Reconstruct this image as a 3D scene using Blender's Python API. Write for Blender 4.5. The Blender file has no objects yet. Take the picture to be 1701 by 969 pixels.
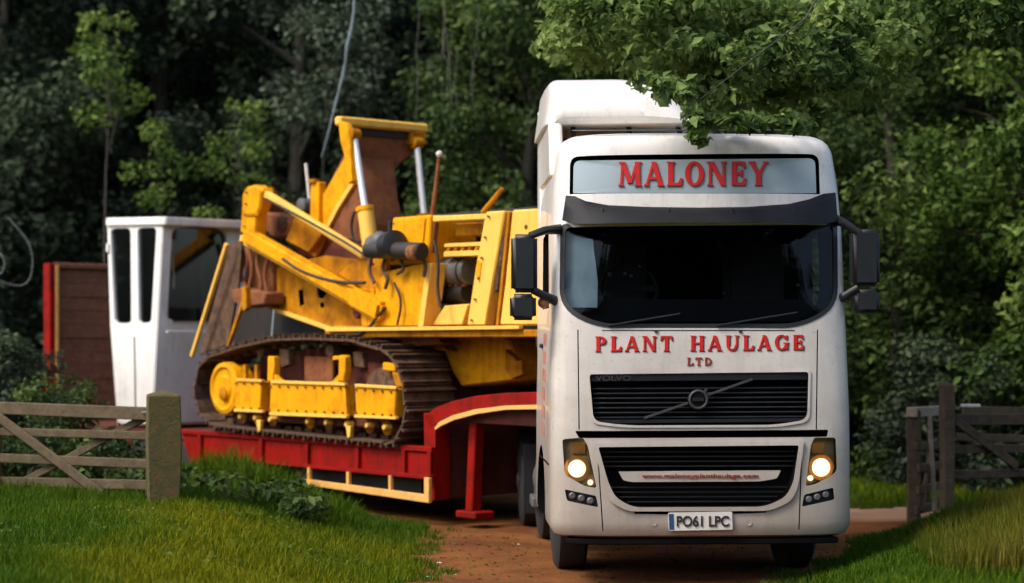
import bpy, bmesh, math, random
import numpy as np
from mathutils import Vector, Matrix
R = math.radians
C = bpy.context.scene.collection
random.seed(7)
rng = np.random.default_rng(7)

# ------------------------------------------------------------------ camera, sky, sun, exposure
F, CX, HY, EYE = 3000.0, 850.5, 560.0, 2.1
cam_d = bpy.data.cameras.new('camera')
cam = bpy.data.objects.new('camera', cam_d); C.objects.link(cam)
cam.location = (0, 0, EYE); cam.rotation_euler = (R(90), 0, 0)
cam_d.sensor_width = 36; cam_d.lens = 36 * F / 1701; cam_d.shift_y = (HY - 484.5) / 1701
cam_d.clip_end = 400; cam_d.clip_start = .1
cam_d.dof.use_dof = True; cam_d.dof.focus_distance = 15.5; cam_d.dof.aperture_fstop = .9
bpy.context.scene.camera = cam
SUN_EL, SUN_AZ = 50, -58          # degrees; azimuth from the camera's back towards the left
w = bpy.data.worlds.new('World'); bpy.context.scene.world = w; w.use_nodes = True
nt = w.node_tree; bg = nt.nodes['Background']
sky = nt.nodes.new('ShaderNodeTexSky'); sky.sky_type = 'NISHITA'; sky.sun_disc = False
sky.sun_elevation = R(SUN_EL); sky.air_density = 1.0; sky.dust_density = 4.0; sky.ozone_density = 1.0
sund = Vector((math.sin(R(SUN_AZ)) * math.cos(R(SUN_EL)), -math.cos(R(SUN_AZ)) * math.cos(R(SUN_EL)), math.sin(R(SUN_EL))))
sky.sun_rotation = math.atan2(sund.x, sund.y)
nt.links.new(sky.outputs[0], bg.inputs[0]); bg.inputs[1].default_value = .12
sl = bpy.data.lights.new('sun', 'SUN'); sl.energy = 1.25; sl.angle = R(14); sl.color = (1, .94, .85)
so = bpy.data.objects.new('sun', sl); C.objects.link(so); so.location = (-10, -10, 30)
so.rotation_euler = (-sund).to_track_quat('-Z', 'Y').to_euler()
vs = bpy.context.scene.view_settings
vs.view_transform = "Standard"; vs.look = "None"; vs.exposure = 1.1; vs.gamma = 1.0; vs.use_curve_mapping = False
bpy.context.scene.render.film_transparent = False

# ------------------------------------------------------------------ materials
def newmat(name):
    m = bpy.data.materials.new(name); m.use_nodes = True
    n = m.node_tree.nodes; l = m.node_tree.links
    return m, n, l, n['Principled BSDF']

def mixc(n, l, fac, a, b):
    x = n.new('ShaderNodeMix'); x.data_type = 'RGBA'
    for i, v in ((0, fac), (6, a), (7, b)):
        if isinstance(v, (int, float)): x.inputs[i].default_value = v
        elif isinstance(v, tuple): x.inputs[i].default_value = (*v, 1)
        else: l.new(v, x.inputs[i])
    return x.outputs[2]

def noise(n, l, scale, detail=5, rough=.6, vec=None, dist=0):
    t = n.new('ShaderNodeTexNoise'); t.inputs['Scale'].default_value = scale
    t.inputs['Detail'].default_value = detail; t.inputs['Roughness'].default_value = rough
    t.inputs['Distortion'].default_value = dist
    if vec is None:
        tc = n.new('ShaderNodeTexCoord'); vec = tc.outputs['Object']
    l.new(vec, t.inputs['Vector'])
    return t.outputs['Fac']

def ramp(n, l, src, lo, hi, a=0., b=1.):
    r = n.new('ShaderNodeMapRange'); r.inputs[1].default_value = lo; r.inputs[2].default_value = hi
    r.inputs[3].default_value = a; r.inputs[4].default_value = b; l.new(src, r.inputs[0]); return r.outputs[0]

def scaled(n, l, s):
    tc = n.new('ShaderNodeTexCoord'); mp = n.new('ShaderNodeMapping'); mp.inputs['Scale'].default_value = s
    l.new(tc.outputs['Object'], mp.inputs['Vector']); return mp.outputs[0]

def paint(name, col, rough=.4, dirt=(.12, .07, .03), amt=.5, scale=3.0, streak=True, low=None, coat=0., metal=0., bump=.05, thr=.5, spec=.5, speck=.0):
    """painted metal: dirt patches, vertical streaks, and a darker tone that deepens towards the bottom (low = (z_full, z_none))"""
    m, n, l, p = newmat(name)
    f1 = ramp(n, l, noise(n, l, scale, 8, .65), thr, thr + .3)
    c = mixc(n, l, ramp(n, l, noise(n, l, scale * .4), .3, .7, 0, .25), col, tuple(x * .72 for x in col))
    mul = n.new('ShaderNodeMath'); mul.operation = 'MULTIPLY'; l.new(f1, mul.inputs[0]); mul.inputs[1].default_value = amt
    c = mixc(n, l, mul.outputs[0], c, dirt)
    if streak:
        f2 = ramp(n, l, noise(n, l, 1.0, 6, .6, scaled(n, l, (16, 16, .9))), .5, .8, 0, amt * .7)
        c = mixc(n, l, f2, c, dirt)
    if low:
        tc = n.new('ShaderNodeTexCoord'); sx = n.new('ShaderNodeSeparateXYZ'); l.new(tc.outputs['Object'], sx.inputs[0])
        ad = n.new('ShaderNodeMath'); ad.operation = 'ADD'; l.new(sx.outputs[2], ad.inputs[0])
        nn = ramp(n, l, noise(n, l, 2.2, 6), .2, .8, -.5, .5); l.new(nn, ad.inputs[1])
        c = mixc(n, l, ramp(n, l, ad.outputs[0], low[0], low[1], low[2], 0), c, dirt)  # blends darker towards the bottom
    if speck: c = mixc(n, l, ramp(n, l, noise(n, l, 26, 3, .6), .62, .74, 0, speck), c, dirt)
    p.inputs['Specular IOR Level'].default_value = spec
    l.new(c, p.inputs['Base Color'])
    rr = ramp(n, l, noise(n, l, scale * 2), .3, .7, rough, min(1, rough + .25)); l.new(rr, p.inputs['Roughness'])
    p.inputs['Metallic'].default_value = metal
    p.inputs['Coat Weight'].default_value = coat
    if bump:
        b = n.new('ShaderNodeBump'); b.inputs['Strength'].default_value = bump; b.inputs['Distance'].default_value = .02
        l.new(noise(n, l, scale * 6, 6), b.inputs['Height']); l.new(b.outputs[0], p.inputs['Normal'])
    return m

def rusty(name, a, b, c3, scale=5, rough=.85):
    m, n, l, p = newmat(name)
    c = mixc(n, l, ramp(n, l, noise(n, l, scale, 8, .7), .38, .62), a, b)
    c = mixc(n, l, ramp(n, l, noise(n, l, scale * 2.7, 6, .6), .55, .72), c, c3)
    l.new(c, p.inputs['Base Color']); p.inputs['Roughness'].default_value = rough
    bp = n.new('ShaderNodeBump'); bp.inputs['Strength'].default_value = .5; bp.inputs['Distance'].default_value = .03
    l.new(noise(n, l, scale * 4, 8, .7), bp.inputs['Height']); l.new(bp.outputs[0], p.inputs['Normal'])
    return m

def foliage(name, cols, trans=.3, rough=.55):
    m, n, l, p = newmat(name)
    a = n.new('ShaderNodeAttribute'); a.attribute_name = 'tint'
    cr = n.new('ShaderNodeValToRGB'); e = cr.color_ramp.elements
    e[0].position = 0; e[0].color = (*cols[0], 1); e[1].position = 1; e[1].color = (*cols[-1], 1)
    for i, cc in enumerate(cols[1:-1]):
        x = e.new((i + 1) / (len(cols) - 1)); x.color = (*cc, 1)
    l.new(a.outputs['Fac'], cr.inputs[0]); l.new(cr.outputs[0], p.inputs['Base Color'])
    p.inputs['Roughness'].default_value = rough; p.inputs['Specular IOR Level'].default_value = .18
    tr = n.new('ShaderNodeBsdfTranslucent'); l.new(cr.outputs[0], tr.inputs[0])
    ms = n.new('ShaderNodeMixShader'); ms.inputs[0].default_value = trans
    l.new(p.outputs[0], ms.inputs[1]); l.new(tr.outputs[0], ms.inputs[2])
    l.new(ms.outputs[0], n['Material Output'].inputs[0])
    return m

def plain(name, col, rough=.6, metal=0., var=.25, scale=8, bump=.2, spec=.5):
    m, n, l, p = newmat(name)
    c = mixc(n, l, ramp(n, l, noise(n, l, scale, 6), .3, .7), tuple(x * (1 - var) for x in col), tuple(min(1, x * (1 + var)) for x in col))
    l.new(c, p.inputs['Base Color']); p.inputs['Roughness'].default_value = rough; p.inputs['Metallic'].default_value = metal
    p.inputs['Specular IOR Level'].default_value = spec
    if bump:
        b = n.new('ShaderNodeBump'); b.inputs['Strength'].default_value = bump; b.inputs['Distance'].default_value = .01
        l.new(noise(n, l, scale * 4, 6), b.inputs['Height']); l.new(b.outputs[0], p.inputs['Normal'])
    return m

def glass(name, tint, refl=.12, rough=.03):
    m, n, l, p = newmat(name)
    t = n.new('ShaderNodeBsdfTransparent'); t.inputs[0].default_value = (*tint, 1)
    g = n.new('ShaderNodeBsdfGlossy'); g.inputs['Roughness'].default_value = rough; g.inputs[0].default_value = (.9, .95, 1, 1)
    f = n.new('ShaderNodeFresnel'); f.inputs[0].default_value = 1.28
    md = n.new('ShaderNodeMath'); md.operation = 'ADD'; md.inputs[1].default_value = refl * .2; l.new(f.outputs[0], md.inputs[0])
    ms = n.new('ShaderNodeMixShader'); l.new(md.outputs[0], ms.inputs[0]); l.new(t.outputs[0], ms.inputs[1]); l.new(g.outputs[0], ms.inputs[2])
    l.new(ms.outputs[0], n['Material Output'].inputs[0])
    return m

def emit(name, col, s):
    m, n, l, p = newmat(name)
    p.inputs['Base Color'].default_value = (*col, 1); p.inputs['Emission Color'].default_value = (*col, 1); p.inputs['Emission Strength'].default_value = s
    return m

M = dict(
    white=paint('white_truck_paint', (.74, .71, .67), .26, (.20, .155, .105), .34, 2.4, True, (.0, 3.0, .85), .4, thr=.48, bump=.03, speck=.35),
    cabwhite=paint('old_white_paint', (.80, .78, .75), .55, (.22, .18, .15), .40, 2.6, True, (.4, 2.2, .4), thr=.52, speck=.3),
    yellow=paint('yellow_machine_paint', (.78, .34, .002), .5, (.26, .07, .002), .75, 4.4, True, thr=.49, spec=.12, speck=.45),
    cream=paint('pale_yellow_paint', (.86, .50, .09), .5, (.40, .15, .008), .45, 4.0, True, thr=.54, spec=.2, speck=.2),  # paler yellow for side panels, edges and rails
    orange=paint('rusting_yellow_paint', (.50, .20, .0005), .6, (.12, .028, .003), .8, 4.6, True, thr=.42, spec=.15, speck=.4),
    red=paint('red_trailer_paint', (.27, .004, .001), .5, (.045, .006, .002), .75, 3.8, True, thr=.44, spec=.15, speck=.4),
    tape=paint('yellow_edge_marking', (.75, .40, .10), .5, (.3, .1, .03), .5, 6, False),
    rust=rusty('rusted_steel', (.16, .045, .012), (.24, .08, .018), (.07, .025, .012), 5),
    trackrust=rusty('rusty_track_steel', (.05, .024, .012), (.15, .075, .035), (.018, .010, .006), 7),
    darkred=rusty('shaded_rusty_red', (.07, .012, .006), (.12, .02, .008), (.04, .01, .006), 4),  # rusty frames; also carries the shade of the neck bulkhead
    ramprust=rusty('rusted_ramp_face', (.17, .065, .035), (.24, .10, .05), (.09, .035, .02), 6),
    dark=plain('dark_steel', (.018, .014, .012), .6),
    black=plain('black_plastic', (.012, .013, .015), .45, bump=.1),
    blackgap=plain('black_recess', (.004, .004, .005), .8, bump=0, spec=.1),
    visor=plain('smoked_visor', (.007, .008, .010), .6, bump=0, spec=.25),
    rubber=plain('tyre_rubber', (.016, .015, .014), .85, bump=.4),
    chrome=plain('bare_piston_rod', (.85, .84, .82), .25, .35, var=.06, bump=0),
    grey=plain('grey_metal', (.12, .12, .12), .5, .3),
    lamp_glass=glass('clear_lens', (.92, .92, .92), .3),
    glass=glass('windscreen_glass', (.62, .66, .67), .02),
    dimglass=glass('old_cab_glass', (.22, .25, .25), .3, .08),
    sign=plain('pale_blue_sign_panel', (.30, .37, .40), .22, var=.12, scale=1.2, bump=0),
    glare=plain('pale_blue_painted_glare', (.52, .70, .76), .9, var=.2, scale=3),  # colour of the daylight glare behind the windscreen
    redletter=plain('red_lettering', (.50, .012, .008), .4, var=.1, bump=0),
    shadow=plain('dark_letter_edging', (.055, .045, .025), .5, bump=0),
    fadedred=plain('faded_red_lettering', (.42, .16, .11), .6, var=.4, scale=10, bump=0),
    brownletter=plain('brown_red_lettering', (.26, .04, .015), .5, bump=0),
    plate=plain('number_plate_white', (.62, .60, .55), .4, var=.08, bump=0),
    plateblue=plain('number_plate_blue', (.02, .07, .16), .4, bump=0),
    ink=plain('plate_lettering', (.02, .02, .02), .5, bump=0),
    amber=plain('amber_lens', (.55, .22, .10), .25, bump=0),
    lit=emit('lit_headlamp', (1, .66, .30), 3.2),
    litdim=emit('lit_headlamp_dim', (1, .76, .50), .75),
    reflector=plain('amber_reflector_bowl', (.60, .26, .07), .3, .2, bump=0),
    wood=rusty('weathered_wood', (.06, .042, .018), (.10, .07, .034), (.03, .03, .010), 6),
    mosswood=rusty('mossy_wood', (.05, .055, .012), (.11, .065, .018), (.035, .065, .008), 7),
    darkwood=rusty('dark_wet_wood', (.04, .025, .014), (.085, .055, .03), (.02, .014, .008), 6),
    palewood=rusty('pale_wood', (.26, .20, .14), (.34, .27, .20), (.15, .12, .08), 6),
    bark=rusty('bark', (.035, .03, .024), (.07, .06, .045), (.02, .02, .014), 8),
    stone=plain('pale_stone', (.52, .49, .45), .7, scale=14),
    slate=plain('dark_stone', (.05, .045, .045), .7, scale=14),
    rope=plain('pale_blue_rope', (.30, .40, .44), .7, scale=30),
    stem=plain('pale_bare_stem', (.13, .13, .11), .8, scale=20),
    lampsilver=plain('warm_silver_lamp_bowl', (.50, .33, .18), .35, .1, var=.3, scale=20, bump=.3),
    dimbadge=plain('dull_dark_badge_metal', (.045, .045, .047), .45, .2, bump=0),
    wire=plain('pale_wire', (.15, .16, .165), .5, scale=20),
    leaf_dark=foliage('dark_leaves', [(.020, .030, .020), (.042, .062, .036), (.085, .12, .06)], .25, .8),
    leaf_grey=foliage('grey_green_leaves', [(.040, .060, .035), (.07, .10, .06), (.11, .14, .09)], .25),
    leaf_mid=foliage('mid_green_leaves', [(.022, .045, .014), (.055, .095, .024), (.13, .19, .045)], .4),
    leaf_bright=foliage('bright_green_leaves', [(.045, .09, .016), (.10, .17, .03), (.21, .29, .065)], .4),
    leaf_hang=foliage('hanging_green_leaves', [(.04, .075, .018), (.11, .18, .04), (.25, .34, .10)], .45),
    grassm=foliage('grass_blades', [(.016, .060, .001), (.055, .115, .001), (.18, .185, .001)], .3, .7),
    drym=foliage('dry_grass_blades', [(.03, .06, .002), (.10, .11, .005), (.21, .165, .03)], .3, .8),
)

# ------------------------------------------------------------------ helpers
def tag(o, label=None, cat=None, group=None, kind=None):
    if label: o['label'] = label
    if cat: o['category'] = cat
    if group: o['group'] = group
    if kind: o['kind'] = kind
    return o

def empty(name, loc, rz=0, **k):
    o = bpy.data.objects.new(name, None); C.objects.link(o); o.location = loc; o.rotation_euler = (0, 0, rz); o.empty_display_size = .2
    return tag(o, **k)

class MB:
    def __init__(s): s.bm = bmesh.new()
    def verts(s, L): return [s.bm.verts.new(v) for v in L]
    def face(s, vs):
        try: return s.bm.faces.new(vs)
        except ValueError: return None
    def prism(s, pts, vec):
        a = s.verts(pts); b = s.verts([Vector(p) + Vector(vec) for p in pts]); n = len(a)
        s.face(a); s.face(b[::-1])
        for i in range(n): s.face([a[i], b[i], b[(i + 1) % n], a[(i + 1) % n]])
        return s
    def box(s, c, d, rot=None):
        c = Vector(c); h = Vector(d) / 2; rot = rot or Matrix.Identity(3)
        P = [c + rot @ Vector((h.x * i, h.y * j, h.z * k)) for k in (-1, 1) for i, j in ((-1, -1), (1, -1), (1, 1), (-1, 1))]
        v = s.verts(P)
        for f in ((0, 3, 2, 1), (4, 5, 6, 7), (0, 1, 5, 4), (1, 2, 6, 5), (2, 3, 7, 6), (3, 0, 4, 7)): s.face([v[i] for i in f])
        return s
    def bar(s, p0, p1, wy, wz, up=(0, 0, 1)):
        p0, p1 = Vector(p0), Vector(p1); d = (p1 - p0); L = d.length; x = d / L; up = Vector(up)
        if abs(x.dot(up)) > .98: up = Vector((0, 1, 0))
        y = up.cross(x).normalized(); z = x.cross(y)
        return s.box((p0 + p1) / 2, (L, wy, wz), Matrix((x, y, z)).transposed())
    def cyl(s, p0, p1, r0, r1=None, n=16, cap=True):
        r1 = r0 if r1 is None else r1
        return s.tube([p0, p1], [r0, r1], n, cap)
    def tube(s, pts, rs, n=8, cap=True):
        pts = [Vector(p) for p in pts]
        if isinstance(rs, (int, float)):
            if 3 <= len(pts) < 12:
                for _ in range(2): pts = [pts[0]] + [q for a, b in zip(pts, pts[1:]) for q in (a.lerp(b, .25), a.lerp(b, .75))] + [pts[-1]]
            rs = [rs] * len(pts)
        prev = None; rings = []
        for i, p in enumerate(pts):
            d = (pts[min(i + 1, len(pts) - 1)] - pts[max(i - 1, 0)]).normalized()
            if prev is None: u = d.orthogonal().normalized()
            else: u = (prev - d * prev.dot(d)).normalized()
            prev = u; v = d.cross(u)
            rings.append(s.verts([p + (u * math.cos(2 * math.pi * k / n) + v * math.sin(2 * math.pi * k / n)) * rs[i] for k in range(n)]))
        for a, b in zip(rings, rings[1:]):
            for k in range(n): s.face([a[k], a[(k + 1) % n], b[(k + 1) % n], b[k]])
        if cap: s.face(rings[0][::-1]); s.face(rings[-1])
        return s
    def lathe(s, c, axis, prof, n=28):
        """prof: (distance along the axis, radius)"""
        c = Vector(c); ax = Vector(axis).normalized(); u = ax.orthogonal().normalized(); v = ax.cross(u); rings = []
        for d, r in prof:
            rings.append(s.verts([c + ax * d + (u * math.cos(2 * math.pi * k / n) + v * math.sin(2 * math.pi * k / n)) * max(r, 1e-4) for k in range(n)]))
        for a, b in zip(rings, rings[1:]):
            for k in range(n): s.face([a[k], a[(k + 1) % n], b[(k + 1) % n], b[k]])
        s.face(rings[0][::-1]); s.face(rings[-1])
        return s
    def build(s, name, mat, parent=None, bevel=0, smooth=True, seg=1, ang=35):
        bm = s.bm
        bmesh.ops.recalc_face_normals(bm, faces=bm.faces)
        if bevel:
            es = [e for e in bm.edges if len(e.link_faces) == 2 and e.calc_face_angle(0) > R(30)]
            bmesh.ops.bevel(bm, geom=es, offset=bevel, segments=seg, affect='EDGES', clamp_overlap=True)
        for f in bm.faces: f.smooth = smooth
        if smooth:
            for e in bm.edges:
                if len(e.link_faces) == 2 and e.calc_face_angle(0) > R(ang): e.smooth = False
        me = bpy.data.meshes.new(name); bm.to_mesh(me); bm.free()
        for mm in (mat if isinstance(mat, list) else [mat]): me.materials.append(M[mm] if isinstance(mm, str) else mm)
        o = bpy.data.objects.new(name, me); C.objects.link(o)
        if parent: o.parent = parent
        return o

def prism(name, pts, vec, mat, parent, bevel=.008, **k): return MB().prism(pts, vec).build(name, mat, parent, bevel, **k)

def cut(o, cutters):
    for c in cutters:
        md = o.modifiers.new('b', 'BOOLEAN'); md.operation = 'DIFFERENCE'; md.solver = 'EXACT'; md.object = c
    dg = bpy.context.evaluated_depsgraph_get(); dg.update()
    me = bpy.data.meshes.new_from_object(o.evaluated_get(dg))
    o.modifiers.clear(); o.data = me
    bm = bmesh.new(); bm.from_mesh(me)
    bmesh.ops.remove_doubles(bm, verts=bm.verts, dist=1e-5)
    for f in bm.faces: f.smooth = True
    for e in bm.edges: e.smooth = not (len(e.link_faces) == 2 and e.calc_face_angle(0) > R(28))
    bm.to_mesh(me); bm.free()
    for c in cutters: bpy.data.objects.remove(c)
    return o

def rpoly(pts, r, n=5):
    """polygon with rounded corners; r one radius or a list"""
    out = []; N = len(pts); P = [Vector(p) for p in pts]
    for i in range(N):
        ri = r[i] if isinstance(r, (list, tuple)) else r
        a, b, c = P[i - 1], P[i], P[(i + 1) % N]
        if ri <= 0: out.append(tuple(b)); continue
        u = (a - b); v = (c - b); ri = min(ri, u.length * .49, v.length * .49); p0 = b + u.normalized() * ri; p1 = b + v.normalized() * ri
        for k in range(n + 1):
            t = k / n; out.append(tuple(p0 * (1 - t) ** 2 + b * 2 * t * (1 - t) + p1 * t * t))
    return out

def densify(pts, step):
    out = []
    for i in range(len(pts)):
        a, b = Vector(pts[i]), Vector(pts[(i + 1) % len(pts)]); k = max(1, int((b - a).length / step))
        for j in range(k): out.append(tuple(a + (b - a) * j / k))
    return out

def at(px, py, D): return Vector(((px - CX) * D / F, D, EYE + (HY - py) * D / F))

def copy_tree(o, parent=None):
    c = o.copy(); C.objects.link(c)
    if parent: c.parent = parent
    for ch in list(o.children): copy_tree(ch, c)
    return c

# ------------------------------------------------------------------ ground
TX0, TD0 = -.933, 20.0; UX, UD = .665, -.747          # trailer origin, and its forward axis
def tl(X, D): dx, dd = X - TX0, D - TD0; return dx * UX + dd * UD, dx * (-UD) + dd * UX      # world -> trailer local x (forward), y (away)
def sm(t): t = np.clip(t, 0, 1); return t * t * (3 - 2 * t)
def nz(X, D, s=1., ph=0.): return (np.sin(X * 1.7 * s + D * .9 * s + ph) + np.sin(X * .8 * s - D * 1.9 * s + 1.3 + ph) + np.sin(X * 3.1 * s + 2.1 * D * s + 4 + ph) * .5) / 2.5
def height(X, D):
    X = np.asarray(X, float); D = np.asarray(D, float)
    lx, ly = tl(X, D)
    h = .46 * sm((-X - .95 + .15 * nz(X, D)) / 2.3) * sm((-ly + .05) / 1.1)
    h = h + .34 * sm((X - 2.15 - .33 * (D - 14.2) - .12 * nz(X, D, 1.3)) / 1.2) * sm((19.2 - D) / 1.5)
    h = h + np.where(h > .02, .03 * nz(X, D, 2.5), 0)
    hill = np.clip(D - 33 - 1.2 * nz(X, 0 * D, .3), 0, None)
    h = h + np.where(hill > 0, 17 * (1 - np.exp(-hill * .055)), 0) * 1.0
    return h
def dirt(X, D):
    X = np.asarray(X, float); D = np.asarray(D, float); lx, ly = tl(X, D); n1 = .18 * nz(X, D, 1.6) + .08 * nz(X, D, 5)
    a = (X > -.93 + n1 - .25 * np.clip(15.2 - D, 0, 1)) & (X < np.minimum(2.1 + .33 * (D - 14.2), 3.9) + n1) & (D < 23)
    b = (ly > -.12 + n1 * .6) & (ly < 4.2 + n1) & (lx > -12) & (lx < 4)
    c = (D > 20.3 + n1) & (D < 22.0 + n1) & (X > 0) & (X < 12)
    return a | b | c

def grid_obj(name, xs, ds, zoff, mat, mask=None, **k):
    X, D = np.meshgrid(xs, ds); Z = height(X, D) + zoff; nx, nd = len(xs), len(ds)
    V = np.stack([X.ravel(), D.ravel(), Z.ravel()], 1)
    i = np.arange(nx * nd).reshape(nd, nx); q = np.stack([i[:-1, :-1], i[:-1, 1:], i[1:, 1:], i[1:, :-1]], -1).reshape(-1, 4)
    if mask is not None:
        cx = V[q].mean(1); q = q[mask(cx[:, 0], cx[:, 1])]
        u, inv = np.unique(q, return_inverse=True); V = V[u]; q = inv.reshape(-1, 4)
    me = bpy.data.meshes.new(name); me.from_pydata(V.tolist(), [], q.tolist()); me.materials.append(mat)
    for p in me.polygons: p.use_smooth = True
    o = bpy.data.objects.new(name, me); C.objects.link(o); return tag(o, **k)

def ground_mat():
    m, n, l, p = newmat('woodland_turf')
    c = mixc(n, l, ramp(n, l, noise(n, l, 1.1, 8), .35, .65), (.020, .045, .004), (.038, .060, .005))
    c = mixc(n, l, ramp(n, l, noise(n, l, .5, 6), .5, .7), c, (.06, .045, .014))
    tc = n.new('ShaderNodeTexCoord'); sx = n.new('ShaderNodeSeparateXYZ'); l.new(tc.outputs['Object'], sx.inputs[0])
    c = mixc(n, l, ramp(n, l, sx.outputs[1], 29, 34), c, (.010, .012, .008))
    l.new(c, p.inputs['Base Color']); p.inputs['Roughness'].default_value = .95; p.inputs['Specular IOR Level'].default_value = .1
    b = n.new('ShaderNodeBump'); b.inputs['Strength'].default_value = .8; b.inputs['Distance'].default_value = .05
    l.new(noise(n, l, 14, 8, .7), b.inputs['Height']); l.new(b.outputs[0], p.inputs['Normal'])
    return m
def track_mat():
    m, n, l, p = newmat('orange_brown_earth')
    c = mixc(n, l, ramp(n, l, noise(n, l, 1.3, 8, .6), .35, .65), (.105, .032, .007), (.20, .075, .018))
    c = mixc(n, l, ramp(n, l, noise(n, l, 22, 4, .6), .62, .75), c, (.26, .15, .07))
    c = mixc(n, l, ramp(n, l, noise(n, l, 9, 6, .6), .6, .75), c, (.06, .022, .008))
    tc = n.new('ShaderNodeTexCoord'); sx = n.new('ShaderNodeSeparateXYZ'); l.new(tc.outputs['Object'], sx.inputs[0])
    f = ramp(n, l, sx.outputs[1], 20.3, 20.9); g = ramp(n, l, sx.outputs[0], 3.2, 3.7)
    mu = n.new('ShaderNodeMath'); mu.operation = 'MULTIPLY'; l.new(f, mu.inputs[0]); l.new(g, mu.inputs[1])
    c = mixc(n, l, mu.outputs[0], c, (.42, .24, .15))
    l.new(c, p.inputs['Base Color']); p.inputs['Roughness'].default_value = .9; p.inputs['Specular IOR Level'].default_value = .2
    b = n.new('ShaderNodeBump'); b.inputs['Strength'].default_value = .7; b.inputs['Distance'].default_value = .04
    l.new(noise(n, l, 18, 8, .7), b.inputs['Height']); l.new(b.outputs[0], p.inputs['Normal'])
    return m
xs = np.concatenate([np.linspace(-70, -13, 40), np.arange(-12.8, 13, .16), np.linspace(13.5, 70, 40)])
ds = np.concatenate([np.linspace(-40, 9, 30), np.arange(9.2, 28, .16), np.arange(28.3, 45, .5), np.linspace(46, 110, 40)])
grid_obj('ground', xs, ds, 0, ground_mat(), kind='structure')
grid_obj('dirt_track', np.arange(-11, 12, .09), np.arange(8, 28, .09), .014, track_mat(), mask=dirt, kind='structure')

# ------------------------------------------------------------------ leaves, grass
def leaf_mesh(name, P, N, size, tint, mat, elong=1.5, fold=.25):
    n = len(P); N = N / np.linalg.norm(N, axis=1, keepdims=True)
    rv = rng.normal(size=(n, 3)); A = np.cross(N, rv); A /= np.linalg.norm(A, axis=1, keepdims=True); B = np.cross(N, A)
    s = size[:, None]; a = A * s * .5 * elong; b = B * s * .42
    V = np.stack([P - a, P - b - a * .1 + N * s * fold, P + a, P + b - a * .1 + N * s * fold], 1).reshape(-1, 3)
    k = np.arange(n) * 4; T = np.stack([k, k + 1, k + 2, k, k + 2, k + 3], 1).reshape(-1)
    me = bpy.data.meshes.new(name); me.vertices.add(n * 4); me.vertices.foreach_set('co', V.ravel())
    me.loops.add(len(T)); me.loops.foreach_set('vertex_index', T)
    me.polygons.add(n * 2); me.polygons.foreach_set('loop_start', np.arange(n * 2) * 3); me.polygons.foreach_set('loop_total', np.full(n * 2, 3))
    me.update(calc_edges=True)
    at_ = me.attributes.new('tint', 'FLOAT', 'POINT'); at_.data.foreach_set('value', np.repeat(np.clip(tint, 0, 1), 4))
    me.materials.append(M[mat]); return me

def clump_leaves(clumps, dens, lsize, tint=(.0, 1.), spread=.25, droop=.0):
    """clumps: (x, y, z, r, tint offset); dens leaves per square metre of clump surface"""
    P, N, T = [], [], []
    for (x, y, z, r, to) in clumps:
        n = max(6, int(dens * r * r * 6)); v = rng.normal(size=(n, 3)); v /= np.linalg.norm(v, axis=1, keepdims=True)
        rr = r * (1 - .55 * rng.random(n) ** 1.6)[:, None]; v2 = v * rr * np.array([1, 1, .72])
        v2[:, 2] -= droop * (v2[:, 0] ** 2 + v2[:, 1] ** 2) / max(r, .1)
        P.append(np.array([x, y, z]) + v2 + rng.normal(size=(n, 3)) * r * .12)
        N.append(v * .7 + np.array([0, 0, .55]) + rng.normal(size=(n, 3)) * .55)
        T.append(to + rng.normal(size=n) * spread)
    P = np.concatenate(P); N = np.concatenate(N); T = np.concatenate(T)
    return P, N, lsize * (.6 + .8 * rng.random(len(P))), tint[0] + (tint[1] - tint[0]) * np.clip(T, 0, 1)

def crown_clumps(n, rx, ry, z0, z1, rc, seed, shape='egg'):
    g = np.random.default_rng(seed); out = []
    for _ in range(n):
        t = g.random(); z = z0 + (z1 - z0) * t
        prof = (math.sin(math.pi * (.12 + .8 * t)) ** .6) if shape == 'egg' else (1 - .45 * t)
        a = g.random() * 2 * math.pi; q = g.random() ** .35 * prof * (.85 + .3 * g.random())
        out.append((math.cos(a) * rx * q, math.sin(a) * ry * q, z + g.normal() * .2, rc * (.55 + .8 * g.random()), g.normal() * .28 + .42))
    return out

def limbs(mb, clumps, h, r, k, seed, lean=(0, 0)):
    g = random.Random(seed)
    pts = [Vector((lean[0] * t + .12 * math.sin(3 * t + seed), lean[1] * t + .1 * math.cos(4 * t + seed), h * t - .15 * (t == 0))) for t in [0, .15, .3, .5, .7, .85, 1]]
    mb.tube(pts, [r * 1.35, r * 1.02, r * .9, r * .72, r * .5, r * .32, r * .12], 10)
    for c in g.sample(clumps, min(k, len(clumps))):
        q = Vector(c[:3]); b = Vector((lean[0], lean[1], h)) * min(.92, max(.2, (q.z - .25 * math.hypot(q.x, q.y)) / h * .9)); md = (b + q) / 2 + Vector((0, 0, .18))
        mb.tube([b, md, q], [r * .35, r * .2, r * .05], 6, False)
    return mb

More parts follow.
